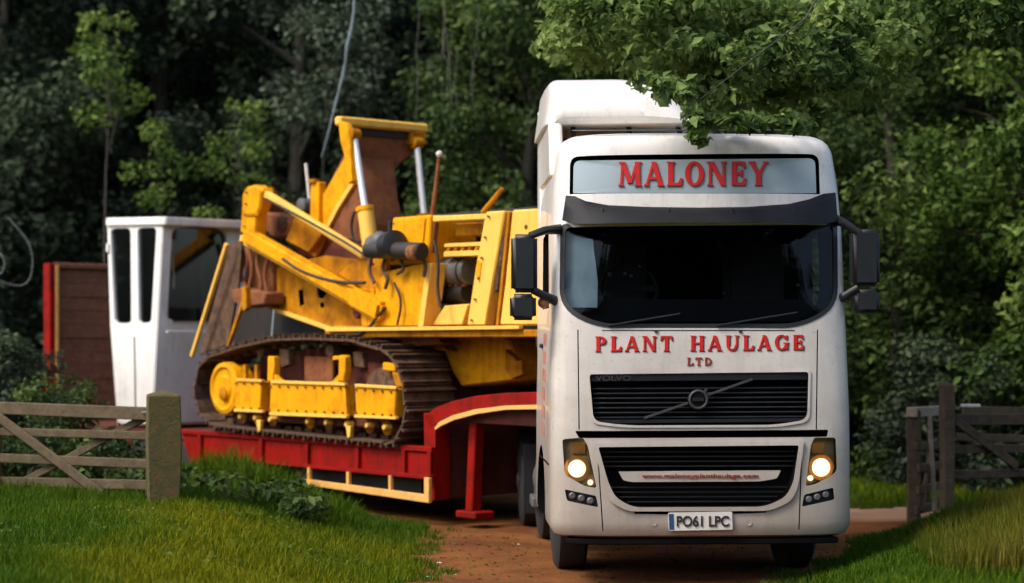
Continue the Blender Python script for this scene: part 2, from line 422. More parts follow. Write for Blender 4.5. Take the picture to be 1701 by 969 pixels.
TREE = {}
def tree(name, kind, loc, rz, sc, label, group=None, cat='tree'):
    if kind not in TREE:
        n, rx, ry, z0, z1, rc, dens, ls, mat, h, tr, kl, seed = KINDS[kind]
        cl = crown_clumps(n, rx, ry, z0, z1, rc, seed)
        TREE[kind] = (leaf_mesh('crown', *clump_leaves(cl, dens, ls), mat), limbs(MB(), cl, h, tr, kl, seed))
        o = TREE[kind][1].build('trunk', 'bark'); TREE[kind] = (TREE[kind][0], o.data); bpy.data.objects.remove(o)
    me, tm = TREE[kind]; r = empty(name, loc, rz, label=label, cat=cat, group=group); r.scale = (sc, sc, sc)
    for nm, m_ in (('trunk', tm), ('crown', me)):
        if m_ is None: continue
        o = bpy.data.objects.new(nm, m_); C.objects.link(o); o.parent = r
    return r
KINDS = {   # clumps, rx, ry, z0, z1, clump r, density, leaf size, material, height, trunk r, limbs, seed
    'dark_a': (190, 2.9, 2.3, .6, 12.5, .62, 85, .115, 'leaf_dark', 12, .20, 26, 11),
    'dark_b': (190, 2.7, 2.4, .3, 11.5, .62, 85, .11, 'leaf_dark', 11, .16, 26, 12),
    'dark_c': (190, 3.1, 2.2, 1.2, 13, .62, 85, .12, 'leaf_dark', 12.5, .22, 26, 13),
    'green_a': (190, 2.3, 1.9, .5, 9.5, .48, 130, .085, 'leaf_mid', 9, .14, 30, 21),
    'green_b': (170, 2.1, 1.9, 1.0, 9.0, .45, 130, .085, 'leaf_bright', 8.6, .12, 30, 22),
    'bush_a': (70, 1.5, 1.1, .2, 2.6, .38, 130, .085, 'leaf_dark', 2.2, .05, 16, 31),
    'bush_b': (60, 1.3, 1.0, .1, 2.0, .36, 130, .08, 'leaf_mid', 1.7, .04, 16, 32),
    'sap_a': (20, 1.05, .6, 5.6, 7.1, .34, 160, .075, 'leaf_grey', 6.6, .03, 14, 41),
    'sap_b': (9, .55, .4, 5.0, 6.1, .26, 170, .07, 'leaf_bright', 5.8, .022, 8, 42),
}

# far-off wood mass on the hillside
cl = []
for i in range(520):
    X = rng.uniform(-24, 24); D = rng.uniform(39, 52); cl.append((X, D, float(height(X, D)) + rng.uniform(0, 6.0), rng.uniform(.9, 1.7), rng.normal() * .25 + .35))
me = leaf_mesh('hillside_wood', *clump_leaves(cl, 13, .34), 'leaf_dark')
o = bpy.data.objects.new('hillside_wood', me); C.objects.link(o); tag(o, 'dark dense wood covering the bank behind all the trees', 'wood', kind='stuff')

def ground_at(X, D): return (X, D, float(height(X, D)) - .03)
back = [(-12.5, 34, 'dark_a', 'far-off dark tree at the extreme left edge beyond the white cab'),
        (-9.3, 33, 'dark_b', 'dark broad tree rising behind the red rusty ramp of the trailer'),
        (-6.6, 34.5, 'dark_c', 'dark tree standing directly behind the detached white machine cab'),
        (-3.9, 33, 'dark_a', 'dark tree with thick crown behind the folded excavator boom'),
        (-1.2, 34.5, 'dark_b', 'dark tree behind the excavator counterweight, left of the lorry'),
        (1.6, 33.5, 'dark_c', 'dark tree hidden partly by the lorry roof deflector'),
        (4.4, 34, 'dark_a', 'dark tree rising above the right half of the lorry roof'),
        (7.4, 33, 'dark_b', 'dark tree behind the bright trees, right of the lorry mirror'),
        (10.6, 34, 'dark_c', 'dark tree at the far right edge behind the wooden gate')]
for i, (X, D, k, lb) in enumerate(back):
    tree('woodland_tree', k, ground_at(X, D), i * 2.1, .92 + .1 * math.sin(i * 2.3), lb, 'dark trees along the wood edge')
for i, (X, D, k, sc, lb) in enumerate([
        (5.6, 26.5, 'green_a', .95, 'leafy mid-green tree just right of the lorry above the grass strip'),
        (7.4, 24.6, 'green_b', .98, 'brightest yellow-green tree behind the right-hand gate post'),
        (9.2, 25.8, 'green_a', 1.02, 'mid-green tree at the right edge of the picture over the rail fence'),
        (.3, 29.5, 'green_a', .98, 'green tree peeking out between excavator and lorry cab'),
        (3.4, 29, 'green_b', 1.05, 'bright green tree whose top shows over the lorry roof')]):
    tree('broadleaf_tree', k, ground_at(X, D), i * 1.4 + .5, sc, lb, 'green trees around the gateway')
for i, (X, D, k, sc, lb) in enumerate([
        (-5.55, 22.0, 'bush_b', .50, 'green bush between the wooden gate and the rusty ramp'),
        (-6.9, 24.2, 'bush_a', .62, 'dark bush at the left edge behind the wooden gate'),
        (-9.6, 29.5, 'bush_a', 1.3, 'large dark bush left of the red ramp'),
        (-1.0, 28, 'bush_a', 1.4, 'large dark bush behind the excavator engine bay'),
        (4.4, 27.5, 'bush_a', .9, 'dark bush showing just right of the lorry bumper'),
        (6.0, 24.6, 'bush_a', .75, 'dark bush behind the gap right of the lorry'),
        (8.6, 24.0, 'bush_a', .85, 'dark bush behind the right-hand rails')]):
    tree('bush', k, ground_at(X, D), i * 1.1, sc, lb, 'bushes round the gateway', 'bush')
for i, (px, D, k, dz, sc, lb) in enumerate([
        (545, 30, 'sap_a', 0, 1.05, 'slender grey-green young tree above and left of the yellow boom top'),
        (185, 30, 'sap_b', 0, 1.22, 'slender young tree with a bright crown near the top left corner'),
        (268, 29, 'sap_b', 0, .90, 'slender young tree with a small bright crown above the white cab'),
        (392, 29.5, 'sap_b', 0, .97, 'slender young tree with a small bright crown between white cab and boom'),
        (345, 28.6, 'sap_b', 0, .68, 'shortest slender young tree, its crown just over the white cab roof')]):
    X = (px - CX) * D / F
    tree('young_tree', k, (X, D, -.05), i * 1.9, sc, lb, 'slender young trees in front of the dark wood')

# tree overhanging the lorry roof: trunk outside the picture on the right, limbs reaching in
ot = empty('overhanging_tree', (6.4, 18.6, 0), 0, label='tree whose bright green branches hang over the lorry roof from the right', cat='tree')
cl = []
def hang(px, py, D, r, t): p = at(px, py, D); cl.append((p.x - 6.4, p.y - 18.6, p.z, r, t))
g = np.random.default_rng(5)
for _ in range(190):
    px = g.uniform(930, 1500); top = -60; bot = 60 + (px - 930) * .11 + g.normal() * 15
    if px > 1150: bot += 50
    py = g.uniform(top, bot); hang(px, py, g.uniform(17.6, 20.5), g.uniform(.16, .34), g.normal() * .25 + .78)
for _ in range(90):
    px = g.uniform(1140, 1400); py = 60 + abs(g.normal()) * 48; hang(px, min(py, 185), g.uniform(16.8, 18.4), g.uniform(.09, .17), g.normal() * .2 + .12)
for _ in range(34):
    t = g.random() ** .7; hang(1062 + 95 * t + g.normal() * 10, 122 + 58 * t + g.normal() * (6 + 10 * t), g.uniform(14.6, 15.6), g.uniform(.03, .08), g.normal() * .2 + .45)
for _ in range(16):
    t = g.random(); hang(1148 + 14 * t + g.normal() * 5, 180 + 55 * t, g.uniform(14.5, 14.8), .06, g.normal() * .2 + .45)
for _ in range(60):
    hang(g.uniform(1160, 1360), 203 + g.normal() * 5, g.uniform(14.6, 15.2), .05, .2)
for _ in range(60):
    hang(g.uniform(1500, 1760), g.uniform(-60, 60), g.uniform(18, 21), g.uniform(.18, .34), g.normal() * .2 + .3)
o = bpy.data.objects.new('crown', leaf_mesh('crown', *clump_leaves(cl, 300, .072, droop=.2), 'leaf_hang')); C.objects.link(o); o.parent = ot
mb = MB(); limbs(mb, [c for c in cl if c[2] > 5.4], 7.5, .24, 0, 3)
for (px, py, D) in [(1150, 175, 14.9)]:
    p = at(px, py, D) - Vector((6.4, 18.6, 0)); b = Vector((.1, 0, 7.0)); mb.tube([b, b.lerp(p, .3) + Vector((0, .5, 1.5)), b.lerp(p, .6) + Vector((.1, 1.2, 1.3)), b.lerp(p, .85) + Vector((.35, .5, .45)), p], [.05, .03, .016, .008, .003], 6, False)
mb.build('trunk', 'bark', ot)

# climbing shrub mass at right beside the lorry (fills between lorry mirror and gate)
def grass(name, pts, hgt, wid, tint, mat, lean=.35, **k):
    n = len(pts); P = pts; a = rng.random(n) * 2 * math.pi; W = np.stack([np.cos(a), np.sin(a), 0 * a], 1) * wid[:, None] * .5
    la = rng.random(n) * 2 * math.pi; L = np.stack([np.cos(la), np.sin(la), 0 * la], 1) * (hgt * lean * rng.random(n))[:, None]
    up = np.array([0, 0, 1.]) * hgt[:, None]
    V = np.stack([P - W, P + W, P + up * .55 + L * .35 + W * .7, P + up * .55 + L * .35 - W * .7, P + up * .95 + L], 1).reshape(-1, 3)
    kk = np.arange(n) * 5; T = np.stack([kk, kk + 1, kk + 2, kk, kk + 2, kk + 3, kk + 3, kk + 2, kk + 4], 1).reshape(-1)
    me = bpy.data.meshes.new(name); me.vertices.add(n * 5); me.vertices.foreach_set('co', V.ravel())
    me.loops.add(len(T)); me.loops.foreach_set('vertex_index', T)
    me.polygons.add(n * 3); me.polygons.foreach_set('loop_start', np.arange(n * 3) * 3); me.polygons.foreach_set('loop_total', np.full(n * 3, 3))
    me.update(calc_edges=True); a_ = me.attributes.new('tint', 'FLOAT', 'POINT'); a_.data.foreach_set('value', np.repeat(np.clip(tint, 0, 1), 5))
    me.materials.append(M[mat]); o = bpy.data.objects.new(name, me); C.objects.link(o); return tag(o, kind='stuff', **k)

def scatter(n, x0, x1, d0, d1, keep):
    X = rng.uniform(x0, x1, n); D = rng.uniform(d0, d1, n); m_ = keep(X, D); X, D = X[m_], D[m_]
    return X, D, np.stack([X, D, height(X, D) - .01], 1)
X, D, P = scatter(260000, -8.5, 6.5, 11.4, 21.5, lambda X, D: ~dirt(X, D) & (np.abs(X) < D * .31 + .4))
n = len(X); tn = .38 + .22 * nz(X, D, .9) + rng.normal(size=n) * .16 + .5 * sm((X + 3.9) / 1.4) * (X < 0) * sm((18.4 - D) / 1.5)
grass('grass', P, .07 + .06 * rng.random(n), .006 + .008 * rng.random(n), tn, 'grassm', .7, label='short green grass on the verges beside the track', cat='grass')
X, D, P = scatter(160000, -1.6, 4.2, 13.2, 19.5, lambda X, D: dirt(X, D) & (~dirt(X - .22 + .2 * nz(X, D, 6), D + .0) | ~dirt(X + .3 + .2 * nz(X, D, 7), D)) & (rng.random(len(X)) < .35 + .35 * nz(X, D, 9)) & (tl(X, D)[1] < -.1))
n = len(X); grass('edge_grass', P, .04 + .07 * rng.random(n), .006 + .008 * rng.random(n), .35 + .25 * rng.random(n), 'grassm', .9, label='ragged grass creeping over the edges of the track', cat='grass')
X, D, P = scatter(26000, 3.2, 12, 21, 32, lambda X, D: ~dirt(X, D))
n = len(X); grass('grass', P, .10 + .10 * rng.random(n), .012 + .01 * rng.random(n), .6 + .3 * nz(X, D, .6) + rng.normal(size=n) * .15, 'grassm', .6, label='grass strip in the field beyond the gateway', cat='grass')
X, D, P = scatter(70000, 3.2, 6.4, 13.2, 19.6, lambda X, D: (X > 3.05 + (D - 14) * .30 + .25 * nz(X, D, 2)) & ~((D > 17.5) & (X < 4.6)))
n = len(X); k_ = sm((X - 2.9 - (D - 14) * .30) / 1.7)
grass('dry_grass', P, (.12 + .42 * rng.random(n)) * (.35 + .65 * k_), .006 + .007 * rng.random(n), .28 + .4 * k_ + .25 * nz(X, D, 1.4) + rng.normal(size=n) * .2, 'drym', .5, label='tall dry yellowish grass in the right-hand corner', cat='dry grass')
X, D, P = scatter(60000, -6.5, -1.2, 16.0, 21.5, lambda X, D: (tl(X, D)[1] < -.12) & (tl(X, D)[1] > -1.5 - .3 * nz(X, D, 2)) & (rng.random(len(X)) < .55 + .4 * nz(X, D, 3)))
n = len(X); edge = sm((-1.25 - X) / 1.0)
grass('weeds', P, (.10 + .34 * rng.random(n)) * edge * (.6 + .4 * nz(X, D, 2.5)) + .04, .010 + .012 * rng.random(n), .30 + .3 * rng.random(n), 'grassm', .7, label='tall weeds growing along the side of the red trailer', cat='weeds')
X, D, P = scatter(16000, -7.0, -3.5, 16.9, 19.6, lambda X, D: (np.abs((D - 18.0) - (-4.0 - X) * .62 + .15) < .45) & (rng.random(len(X)) < .6 + .4 * nz(X, D, 3)))
n = len(X); grass('gate_grass', P, .07 + .13 * rng.random(n), .007 + .008 * rng.random(n), .25 + .4 * rng.random(n), 'grassm', .6, label='long unmown grass growing up along the foot of the closed gate', cat='grass')
# leafy docks in the weeds
cl = [(-2.0 - 2.6 * t + .2 * math.sin(9 * t), 18.2 + 1.9 * t - .25 * (i % 3), float(height(-2.0 - 2.6 * t, 18.2 + 1.9 * t)) + .14, .16 + .08 * (i % 2), .3 + .3 * (i % 3) / 2) for i, t in enumerate(np.linspace(0, 1, 16))]
o = bpy.data.objects.new('undergrowth', leaf_mesh('undergrowth', *clump_leaves(cl, 260, .07), 'leaf_mid')); C.objects.link(o)
tag(o, 'low leafy undergrowth in front of the trailer wheels', 'undergrowth', kind='stuff')
cl = []
for i in range(70):
    X = rng.uniform(-8.2, -4.3); D = rng.uniform(18.9, 21.2)
    if tl(X, D)[1] > -.3: continue
    cl.append((X, D, float(height(X, D)) + rng.uniform(.05, .55), rng.uniform(.14, .30), rng.normal() * .25 + .35))
o = bpy.data.objects.new('brambles', leaf_mesh('brambles', *clump_leaves(cl, 190, .075), 'leaf_mid')); C.objects.link(o)
tag(o, 'tangled brambles growing behind the closed wooden gate', 'brambles', kind='stuff')
X, D, P = scatter(900, -1.2, 3.4, 13.4, 19, lambda X, D: dirt(X, D))
n = len(X); P[:, 2] += .03; N = np.stack([rng.normal(size=n) * .25, rng.normal(size=n) * .25, np.ones(n)], 1)
o = bpy.data.objects.new('leaf_litter', leaf_mesh('leaf_litter', P, N, .015 + .025 * rng.random(n), rng.random(n) * .8, 'drym')); C.objects.link(o)
tag(o, 'fallen leaves and bits scattered over the orange track', 'leaf litter', kind='stuff')
X, D, P = scatter(1800, -6.5, -1.1, 13, 18, lambda X, D: ~dirt(X, D) & (nz(X, D, 2.2, 1) > .25))
n = len(X); P[:, 2] += .05; N = np.stack([rng.normal(size=n) * .4, rng.normal(size=n) * .4, np.ones(n)], 1)
o = bpy.data.objects.new('clover', leaf_mesh('clover', P, N, .035 + .04 * rng.random(n), rng.random(n), 'leaf_bright')); C.objects.link(o)
tag(o, 'broad-leaved weeds dotted through the left verge', 'weeds', kind='stuff')

# ------------------------------------------------------------------ lorry (local frame: x to the right of the picture, y towards its rear)
LX, LD, YAW = 1.60, 15.0, R(2.5); LC, LS = math.cos(YAW), math.sin(YAW)
def half(z): return float(np.interp(z, [.3, .5, 1.5, 2.3, 3.0, 3.4, 3.83], [1.24, 1.275, 1.27, 1.25, 1.245, 1.225, 1.17]))
def fy(x, z):
    q = min(.9995, abs(x) / half(z)); n = 5.0 - 1.3 * min(1, max(0, z - 2.2) / 1.6)
    return (.42 + .16 * min(1, max(0, z - 2.2) / 1.6)) * (1 - (1 - q ** n) ** (1 / n)) + .075 * max(0, z - 1.3)
def S(px, py, off=0.):
    x, z, y = (px - 1155) / 200, EYE + (HY - py) / 200, 0.
    for _ in range(9):
        D = LD + x * LS + y * LC; X = (px - CX) * D / F; z = EYE + (HY - py) * D / F
        x = (X - LX + y * LS) / LC; y = fy(x, z) - off
    return Vector((x, y, z))
def LP(px, py, y):
    """local point at depth y behind the lorry's front"""
    x = 0.
    for _ in range(6):
        D = LD + x * LS + y * LC; x = ((px - CX) * D / F - LX + y * LS) / LC
    return Vector((x, y, EYE + (HY - py) * D / F))
lorry = empty('lorry', (LX, LD, 0), YAW, label='white articulated lorry with lit headlamps and red MALONEY lettering', cat='lorry')

def front_pts(z, inset=0., yb=2.28, n=44):
    w_ = half(z) - inset; out = []
    for k in range(n + 1):
        x = math.sin(math.pi * (k / n - .5)) * half(z); y = fy(x, z); x *= w_ / half(z)
        out.append((x, y + inset * 1.0, z))
    rb = .06
    out += [(w_, (out[-1][1] + yb) / 2, z), (w_, yb - inset - rb, z), (w_ - rb, yb - inset, z), (-w_ + rb, yb - inset, z), (-w_, yb - inset - rb, z), (-w_, (out[0][1] + yb) / 2, z)]
    return out
mb = MB(); rings = []
lev = [(.43, .07), (.45, .03), (.50, .008)] + [(z, 0) for z in np.arange(.56, 3.67, .10)] + [(3.70, .004), (3.75, .02), (3.79, .05), (3.815, .09), (3.825, .14)]
for z, ins in lev: rings.append(mb.verts(front_pts(z, ins)))
for a, b in zip(rings, rings[1:]):
    for k in range(len(a)): mb.face([a[k], a[(k + 1) % len(a)], b[(k + 1) % len(a)], b[k]])
mb.face(rings[0][::-1]); mb.face(rings[-1])
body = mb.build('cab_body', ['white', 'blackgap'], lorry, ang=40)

def pocket(poly, depth, front=.5, mat='blackgap', flat=True):
    P = [S(x, y) for x, y in poly]; yb = max(p.y for p in P) + depth if flat else None
    a = [Vector((p.x, min(q.y for q in P) - front, p.z)) for p in P]; m_ = MB(); va = m_.verts(a)
    vb = m_.verts([Vector((p.x, yb if flat else p.y + depth, p.z)) for p in P]); n = len(a)
    m_.face(va); m_.face(vb[::-1])
    for i in range(n): m_.face([va[i], vb[i], vb[(i + 1) % n], va[(i + 1) % n]])
    return m_.build('cutter', mat, lorry, smooth=False)

WS = rpoly([(931, 372), (1391, 368), (1392, 512), (1330, 545), (990, 545), (929, 512)], [10, 10, 34, 60, 60, 34], 6)
WSi = rpoly([(939, 378), (1384, 374), (1385, 508), (1328, 538), (994, 538), (937, 508)], [10, 10, 30, 55, 55, 30], 6)
SG = rpoly([(947, 260), (1360, 256), (1362, 323), (946, 323)], [16, 16, 2, 2], 5)
UG = rpoly([(979, 622), (1343, 618), (1341, 697), (1290, 706), (1040, 707), (986, 700)], [6, 6, 14, 40, 40, 14], 5)
SL = rpoly([(955, 716), (1376, 714), (1374, 726), (962, 728)], 3, 2)
LG = rpoly([(994, 743), (1327, 740), (1318, 800), (1306, 826), (1270, 842), (1052, 843), (1022, 827), (1010, 800)], [4, 4, 8, 14, 14, 14, 14, 8], 4)
HL = rpoly([(934, 730), (968, 727), (976, 740), (991, 811), (972, 808), (938, 789)], [5, 4, 4, 5, 6, 8], 4)
HR = rpoly([(1388, 727), (1353, 727), (1347, 740), (1338, 808), (1356, 804), (1390, 784)], [5, 4, 4, 5, 6, 8], 4)
FL = rpoly([(938, 813), (990, 824), (994, 843), (942, 832)], 3, 2)
FR = rpoly([(1384, 810), (1336, 822), (1332, 842), (1386, 830)], 3, 2)
cs = [pocket(WSi, 1.45), pocket(SG, .03), pocket(UG, .10), pocket(SL, .07), pocket(LG, .14), pocket(HL, .10), pocket(HR, .10), pocket(FL, .05), pocket(FR, .05),
      pocket([(1054, 849), (1112, 850), (1112, 855), (1054, 854)], .05), pocket([(1218, 849), (1273, 847), (1273, 852), (1218, 854)], .05),
      pocket([(959, 548), (961, 548), (963, 714), (961, 714)], .012), pocket([(1357, 548), (1359, 548), (1357, 714), (1355, 714)], .012),
      pocket([(991, 741), (993, 741), (1003, 888), (1001, 888)], .010), pocket([(1331, 741), (1333, 741), (1328, 888), (1326, 888)], .010)]
for s in (-1, 1):
    cs.append(MB().cyl((s * .82, 1.45, .52), (s * 1.6, 1.45, .52), .60, n=40).build('cutter', 'blackgap', lorry, smooth=False))
    cs.append(MB().box((s * 1.27, .62, 1.95), (.02, .012, 2.4)).build('cutter', 'blackgap', lorry, smooth=False))       # door seams
    cs.append(MB().box((s * 1.27, 1.70, 1.95), (.02, .012, 2.4)).build('cutter', 'blackgap', lorry, smooth=False))
cs.append(MB().prism([(-1.6, .70, 2.35), (-1.6, 1.62, 2.35), (-1.6, 1.62, 3.0), (-1.6, .85, 3.05)], (3.2, 0, 0)).build('cutter', 'blackgap', lorry, smooth=False))  # side windows
cut(body, cs)

def panel(name, poly, off, thick, mat, parent=lorry, rings=5, step=14, smooth=True):
    P = densify(poly, step); n = len(P); cx = sum(p[0] for p in P) / n; cy = sum(p[1] for p in P) / n; m_ = MB(); R_ = []
    for k in range(rings + 1):
        t = 1 - k / rings
        R_.append(m_.verts([S(cx + (x - cx) * t, cy + (y - cy) * t, off) for x, y in P]) if k < rings else [m_.bm.verts.new(S(cx, cy, off))])
    for a, b in zip(R_, R_[1:]):
        for i in range(n):
            j = (i + 1) % n
            m_.face([a[i], a[j], b[0]] if len(b) == 1 else [a[i], a[j], b[j], b[i]])
    bk = m_.verts([Vector(v.co) + Vector((0, thick, 0)) for v in R_[0]])
    for i in range(n): m_.face([R_[0][i], bk[i], bk[(i + 1) % n], R_[0][(i + 1) % n]])
    return m_.build(name, mat, parent, smooth=smooth)

def ringstrip(name, outer, inner, off, thick, mat, parent=lorry):
    m_ = MB(); n = len(outer)
    A = m_.verts([S(*p, off) for p in outer]); B = m_.verts([S(*p, off) for p in inner])
    A2 = m_.verts([S(*p, off - thick) for p in outer]); B2 = m_.verts([S(*p, off - thick) for p in inner])
    for i in range(n):
        j = (i + 1) % n
        m_.face([A[i], A[j], B[j], B[i]]); m_.face([A[i], A2[i], A2[j], A[j]]); m_.face([B[i], B[j], B2[j], B2[i]])
    return m_.build(name, mat, parent)

def sbar(name, p0, p1, h, off, thick, mat, parent=lorry, n=14):
    """bar following the lorry's front from p0 to p1 (photo points), h pixels high"""
    P = [(p0[0] + (p1[0] - p0[0]) * i / n, p0[1] + (p1[1] - p0[1]) * i / n) for i in range(n + 1)]
    dx, dy = p1[0] - p0[0], p1[1] - p0[1]; L = math.hypot(dx, dy); nx, ny = -dy / L * h / 2, dx / L * h / 2; m_ = MB(); rows = []
    for s_, o_ in ((-1, off), (1, off), (1, off - thick), (-1, off - thick)): rows.append(m_.verts([S(x + s_ * nx, y + s_ * ny, o_) for x, y in P]))
    for a, b in zip(rows, rows[1:] + rows[:1]):
        for i in range(n): m_.face([a[i], a[i + 1], b[i + 1], b[i]])
    m_.face([r[0] for r in rows]); m_.face([r[-1] for r in rows][::-1])
    return m_.build(name, mat, parent, bevel=.002)

# windscreen, cab interior
ringstrip('windscreen_frame', WS, WSi, .006, .03, 'black')
panel('windscreen', WSi, -.004, .004, 'glass')
def inbox(name, p0, p1, mat, bevel=.02): # axis box in lorry coordinates
    a, b = Vector(p0), Vector(p1); return MB().box((a + b) / 2, [abs(v) for v in (b - a)]).build(name, mat, lorry, bevel, seg=2)
inbox('dashboard', (-1.02, .30, 2.18), (1.02, .62, 2.42), 'visor', .05)
for x in (-.62, .62):
    st = inbox('seat', (x - .27, 1.10, 2.2), (x + .27, 1.32, 2.98), 'dark', .06)
    h = MB().box((x, 1.2, 3.05), (.26, .12, .18)).build('headrest', 'dark', st, .04)
mb = MB(); c0 = Vector((-.56, .62, 2.52)); tl_ = []
for k in range(25):
    a = 2 * math.pi * k / 24; tl_.append(c0 + Vector((math.cos(a) * .24, math.sin(a) * .10, math.sin(a) * .21)))
mb.tube(tl_, .016, 8, False).bar(c0 + Vector((-.22, 0, 0)), c0 + Vector((.22, 0, 0)), .03, .05); mb.build('steering_wheel', 'visor', lorry)
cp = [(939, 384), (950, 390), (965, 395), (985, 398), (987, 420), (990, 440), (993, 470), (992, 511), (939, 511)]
panel('painted_window_glare', cp, -.10, .01, 'glare', step=20)  # pale card added behind the glass as glare from the side window
for px, py, r in ((1038, 455, 3.2), (1062, 443, 2.6), (1048, 459, 2.8), (1012, 456, 4), (1325, 474, 3), (1208, 505, 2.5), (1266, 508, 2.2), (1201, 487, 2)):
    p = LP(px, py, .56); MB().lathe(p, (0, -1, 0), [(0, r / 200 * .9), (.02, r / 200), (.035, r / 260)], 8).build('added_screen_glint', 'grey', lorry)  # small grey discs added for the light spots in the windscreen

# wipers
for a, b in (((1010, 541), (1130, 521)), ((1190, 541), (1325, 519))):
    sbar('wiper', a, b, 2.6, .03, .02, 'black', n=6)

# sun visor across the top of the windscreen
VT = [(940, 325), (955, 326), (972, 334), (1010, 341), (1080, 344), (1160, 345), (1240, 344), (1310, 339), (1345, 331), (1368, 322), (1388, 320)]
VB = [(934, 366), (955, 372), (985, 372), (1030, 371), (1090, 370), (1160, 370), (1230, 370), (1300, 370), (1340, 371), (1370, 372), (1392, 368)]
mb = MB(); rows = []
for k in range(5):
    t = k / 4; row = []
    for (a, b) in zip(VT, VB):
        u = (a[0] - 1160) / 230; out = (.02 + .15 * t ** .8) * (1 - .75 * abs(u) ** 6) + .012
        row.append(S(a[0] + (b[0] - a[0]) * t, a[1] + (b[1] - a[1]) * t, out))
    rows.append(row)
vr = [mb.verts(r) for r in rows]; vb_ = [mb.verts([p + Vector((0, .02, 0)) for p in r]) for r in rows]
for A_, flip in ((vr, 0), (vb_, 1)):
    for a, b in zip(A_, A_[1:]):
        for i in range(len(a) - 1): mb.face([a[i], a[i + 1], b[i + 1], b[i]])
for k in (0, -1):
    for i in range(len(VT) - 1): mb.face([vr[k][i], vr[k][i + 1], vb_[k][i + 1], vb_[k][i]])
for k in range(4):
    for e in (0, -1): mb.face([vr[k][e], vr[k + 1][e], vb_[k + 1][e], vb_[k][e]])
mb.build('sun_visor', 'visor', lorry, ang=50)
for px in (1000, 1110, 1215, 1318): sbar('visor_bracket', (px, 346), (px, 366), 4, .10, .11, 'black', n=3)

# lettering: wedge-serif capitals as strokes in a unit box
def ring_seg(cx, cy, rx, ry, t0, t1, wx, wy, n=14):
    o_, i_ = [], []
    for k in range(n + 1):
        a = R(t0 + (t1 - t0) * k / n); o_.append((cx + rx * math.cos(a), cy + ry * math.sin(a))); i_.append((cx + (rx - wx) * math.cos(a), cy + (ry - wy) * math.sin(a)))
    return [[o_[k], o_[k + 1], i_[k + 1], i_[k]] for k in range(n)]
def st(x0, y0, x1, y1, w_): return [[(x0 - w_ / 2, y0), (x0 + w_ / 2, y0), (x1 + w_ / 2, y1), (x1 - w_ / 2, y1)]]
def sf(x, y, w_=.30, up=True):
    h = .09 if up else -.09; return [[(x - w_ / 2, y), (x + w_ / 2, y), (x + w_ / 4, y + h), (x - w_ / 4, y + h)]]
GL = {
 'M': (1.15, st(.16, 0, .22, 1, .10) + st(.24, 1, .575, .12, .22) + st(.60, .12, .92, 1, .12) + st(.96, 0, .93, 1, .22) + sf(.16, 0) + sf(.97, 0, .38) + sf(.18, 1, .3, False) + sf(.97, 1, .34, False)),
 'A': (.95, st(.12, 0, .46, 1, .11) + st(.80, 0, .46, 1, .23) + [[(.24, .26), (.66, .26), (.64, .37), (.28, .37)]] + sf(.12, 0, .28) + sf(.80, 0, .36)),
 'L': (.78, st(.22, 0, .22, 1, .23) + [[(.1, 0), (.74, 0), (.74, .12), (.1, .12)], [(.74, 0), (.78, .32), (.68, .32), (.56, .1)]] + sf(.22, 0, .4) + sf(.22, 1, .42, False)),
 'O': (.95, ring_seg(.475, .5, .45, .52, 0, 360, .23, .12, 22)),
 'N': (1.0, st(.17, 0, .17, 1, .11) + st(.22, 1, .80, 0, .24) + st(.82, 0, .82, 1, .11) + sf(.17, 0, .3) + sf(.16, 1, .34, False) + sf(.82, 1, .3, False)),
 'E': (.82, st(.22, 0, .22, 1, .23) + [[(.1, 0), (.74, 0), (.74, .12), (.1, .12)], [(.1, 1), (.72, 1), (.72, .88), (.1, .88)], [(.3, .45), (.56, .45), (.56, .56), (.3, .56)],
      [(.74, 0), (.79, .30), (.70, .30), (.56, .1)], [(.72, 1), (.75, .72), (.67, .72), (.56, .9)], [(.54, .36), (.62, .36), (.62, .66), (.54, .66)]]),
 'Y': (.92, st(.46, 0, .46, .48, .23) + st(.46, .45, .14, 1, .23) + st(.46, .42, .80, 1, .12) + sf(.46, 0, .4) + sf(.14, 1, .36, False) + sf(.80, 1, .28, False)),
 'P': (.82, st(.22, 0, .22, 1, .23) + ring_seg(.36, .72, .40, .28, -90, 90, .23, .11) + [[(.2, 1), (.38, 1), (.38, .89), (.2, .89)], [(.2, .44), (.38, .44), (.38, .55), (.2, .55)]] + sf(.22, 0, .4) + sf(.16, 1, .3, False)),
 'T': (.88, st(.44, 0, .44, 1, .23) + [[(.06, 1), (.82, 1), (.82, .88), (.06, .88)], [(.06, 1), (.02, .70), (.11, .70), (.22, .9)], [(.82, 1), (.86, .70), (.77, .70), (.66, .9)]] + sf(.44, 0, .42)),
 'H': (1.0, st(.22, 0, .22, 1, .23) + st(.80, 0, .80, 1, .23) + [[(.3, .44), (.72, .44), (.72, .55), (.3, .55)]] + sf(.22, 0, .4) + sf(.22, 1, .4, False) + sf(.80, 0, .4) + sf(.80, 1, .4, False)),
 'U': (.98, st(.22, .36, .22, 1, .23) + st(.80, .36, .80, 1, .12) + ring_seg(.475, .36, .37, .38, 180, 360, .17, .12) + sf(.22, 1, .4, False) + sf(.80, 1, .3, False)),
 'G': (.98, ring_seg(.48, .5, .46, .52, 40, 330, .23, .12, 20) + st(.80, .06, .80, .46, .2) + sf(.78, .5, .42, False) + st(.80, .68, .84, .98, .10)),
 'D': (.95, st(.22, 0, .22, 1, .23) + ring_seg(.36, .5, .52, .50, -90, 90, .23, .12, 16) + [[(.1, 1), (.38, 1), (.38, .88), (.1, .88)], [(.1, 0), (.38, 0), (.38, .12), (.1, .12)]]),
}
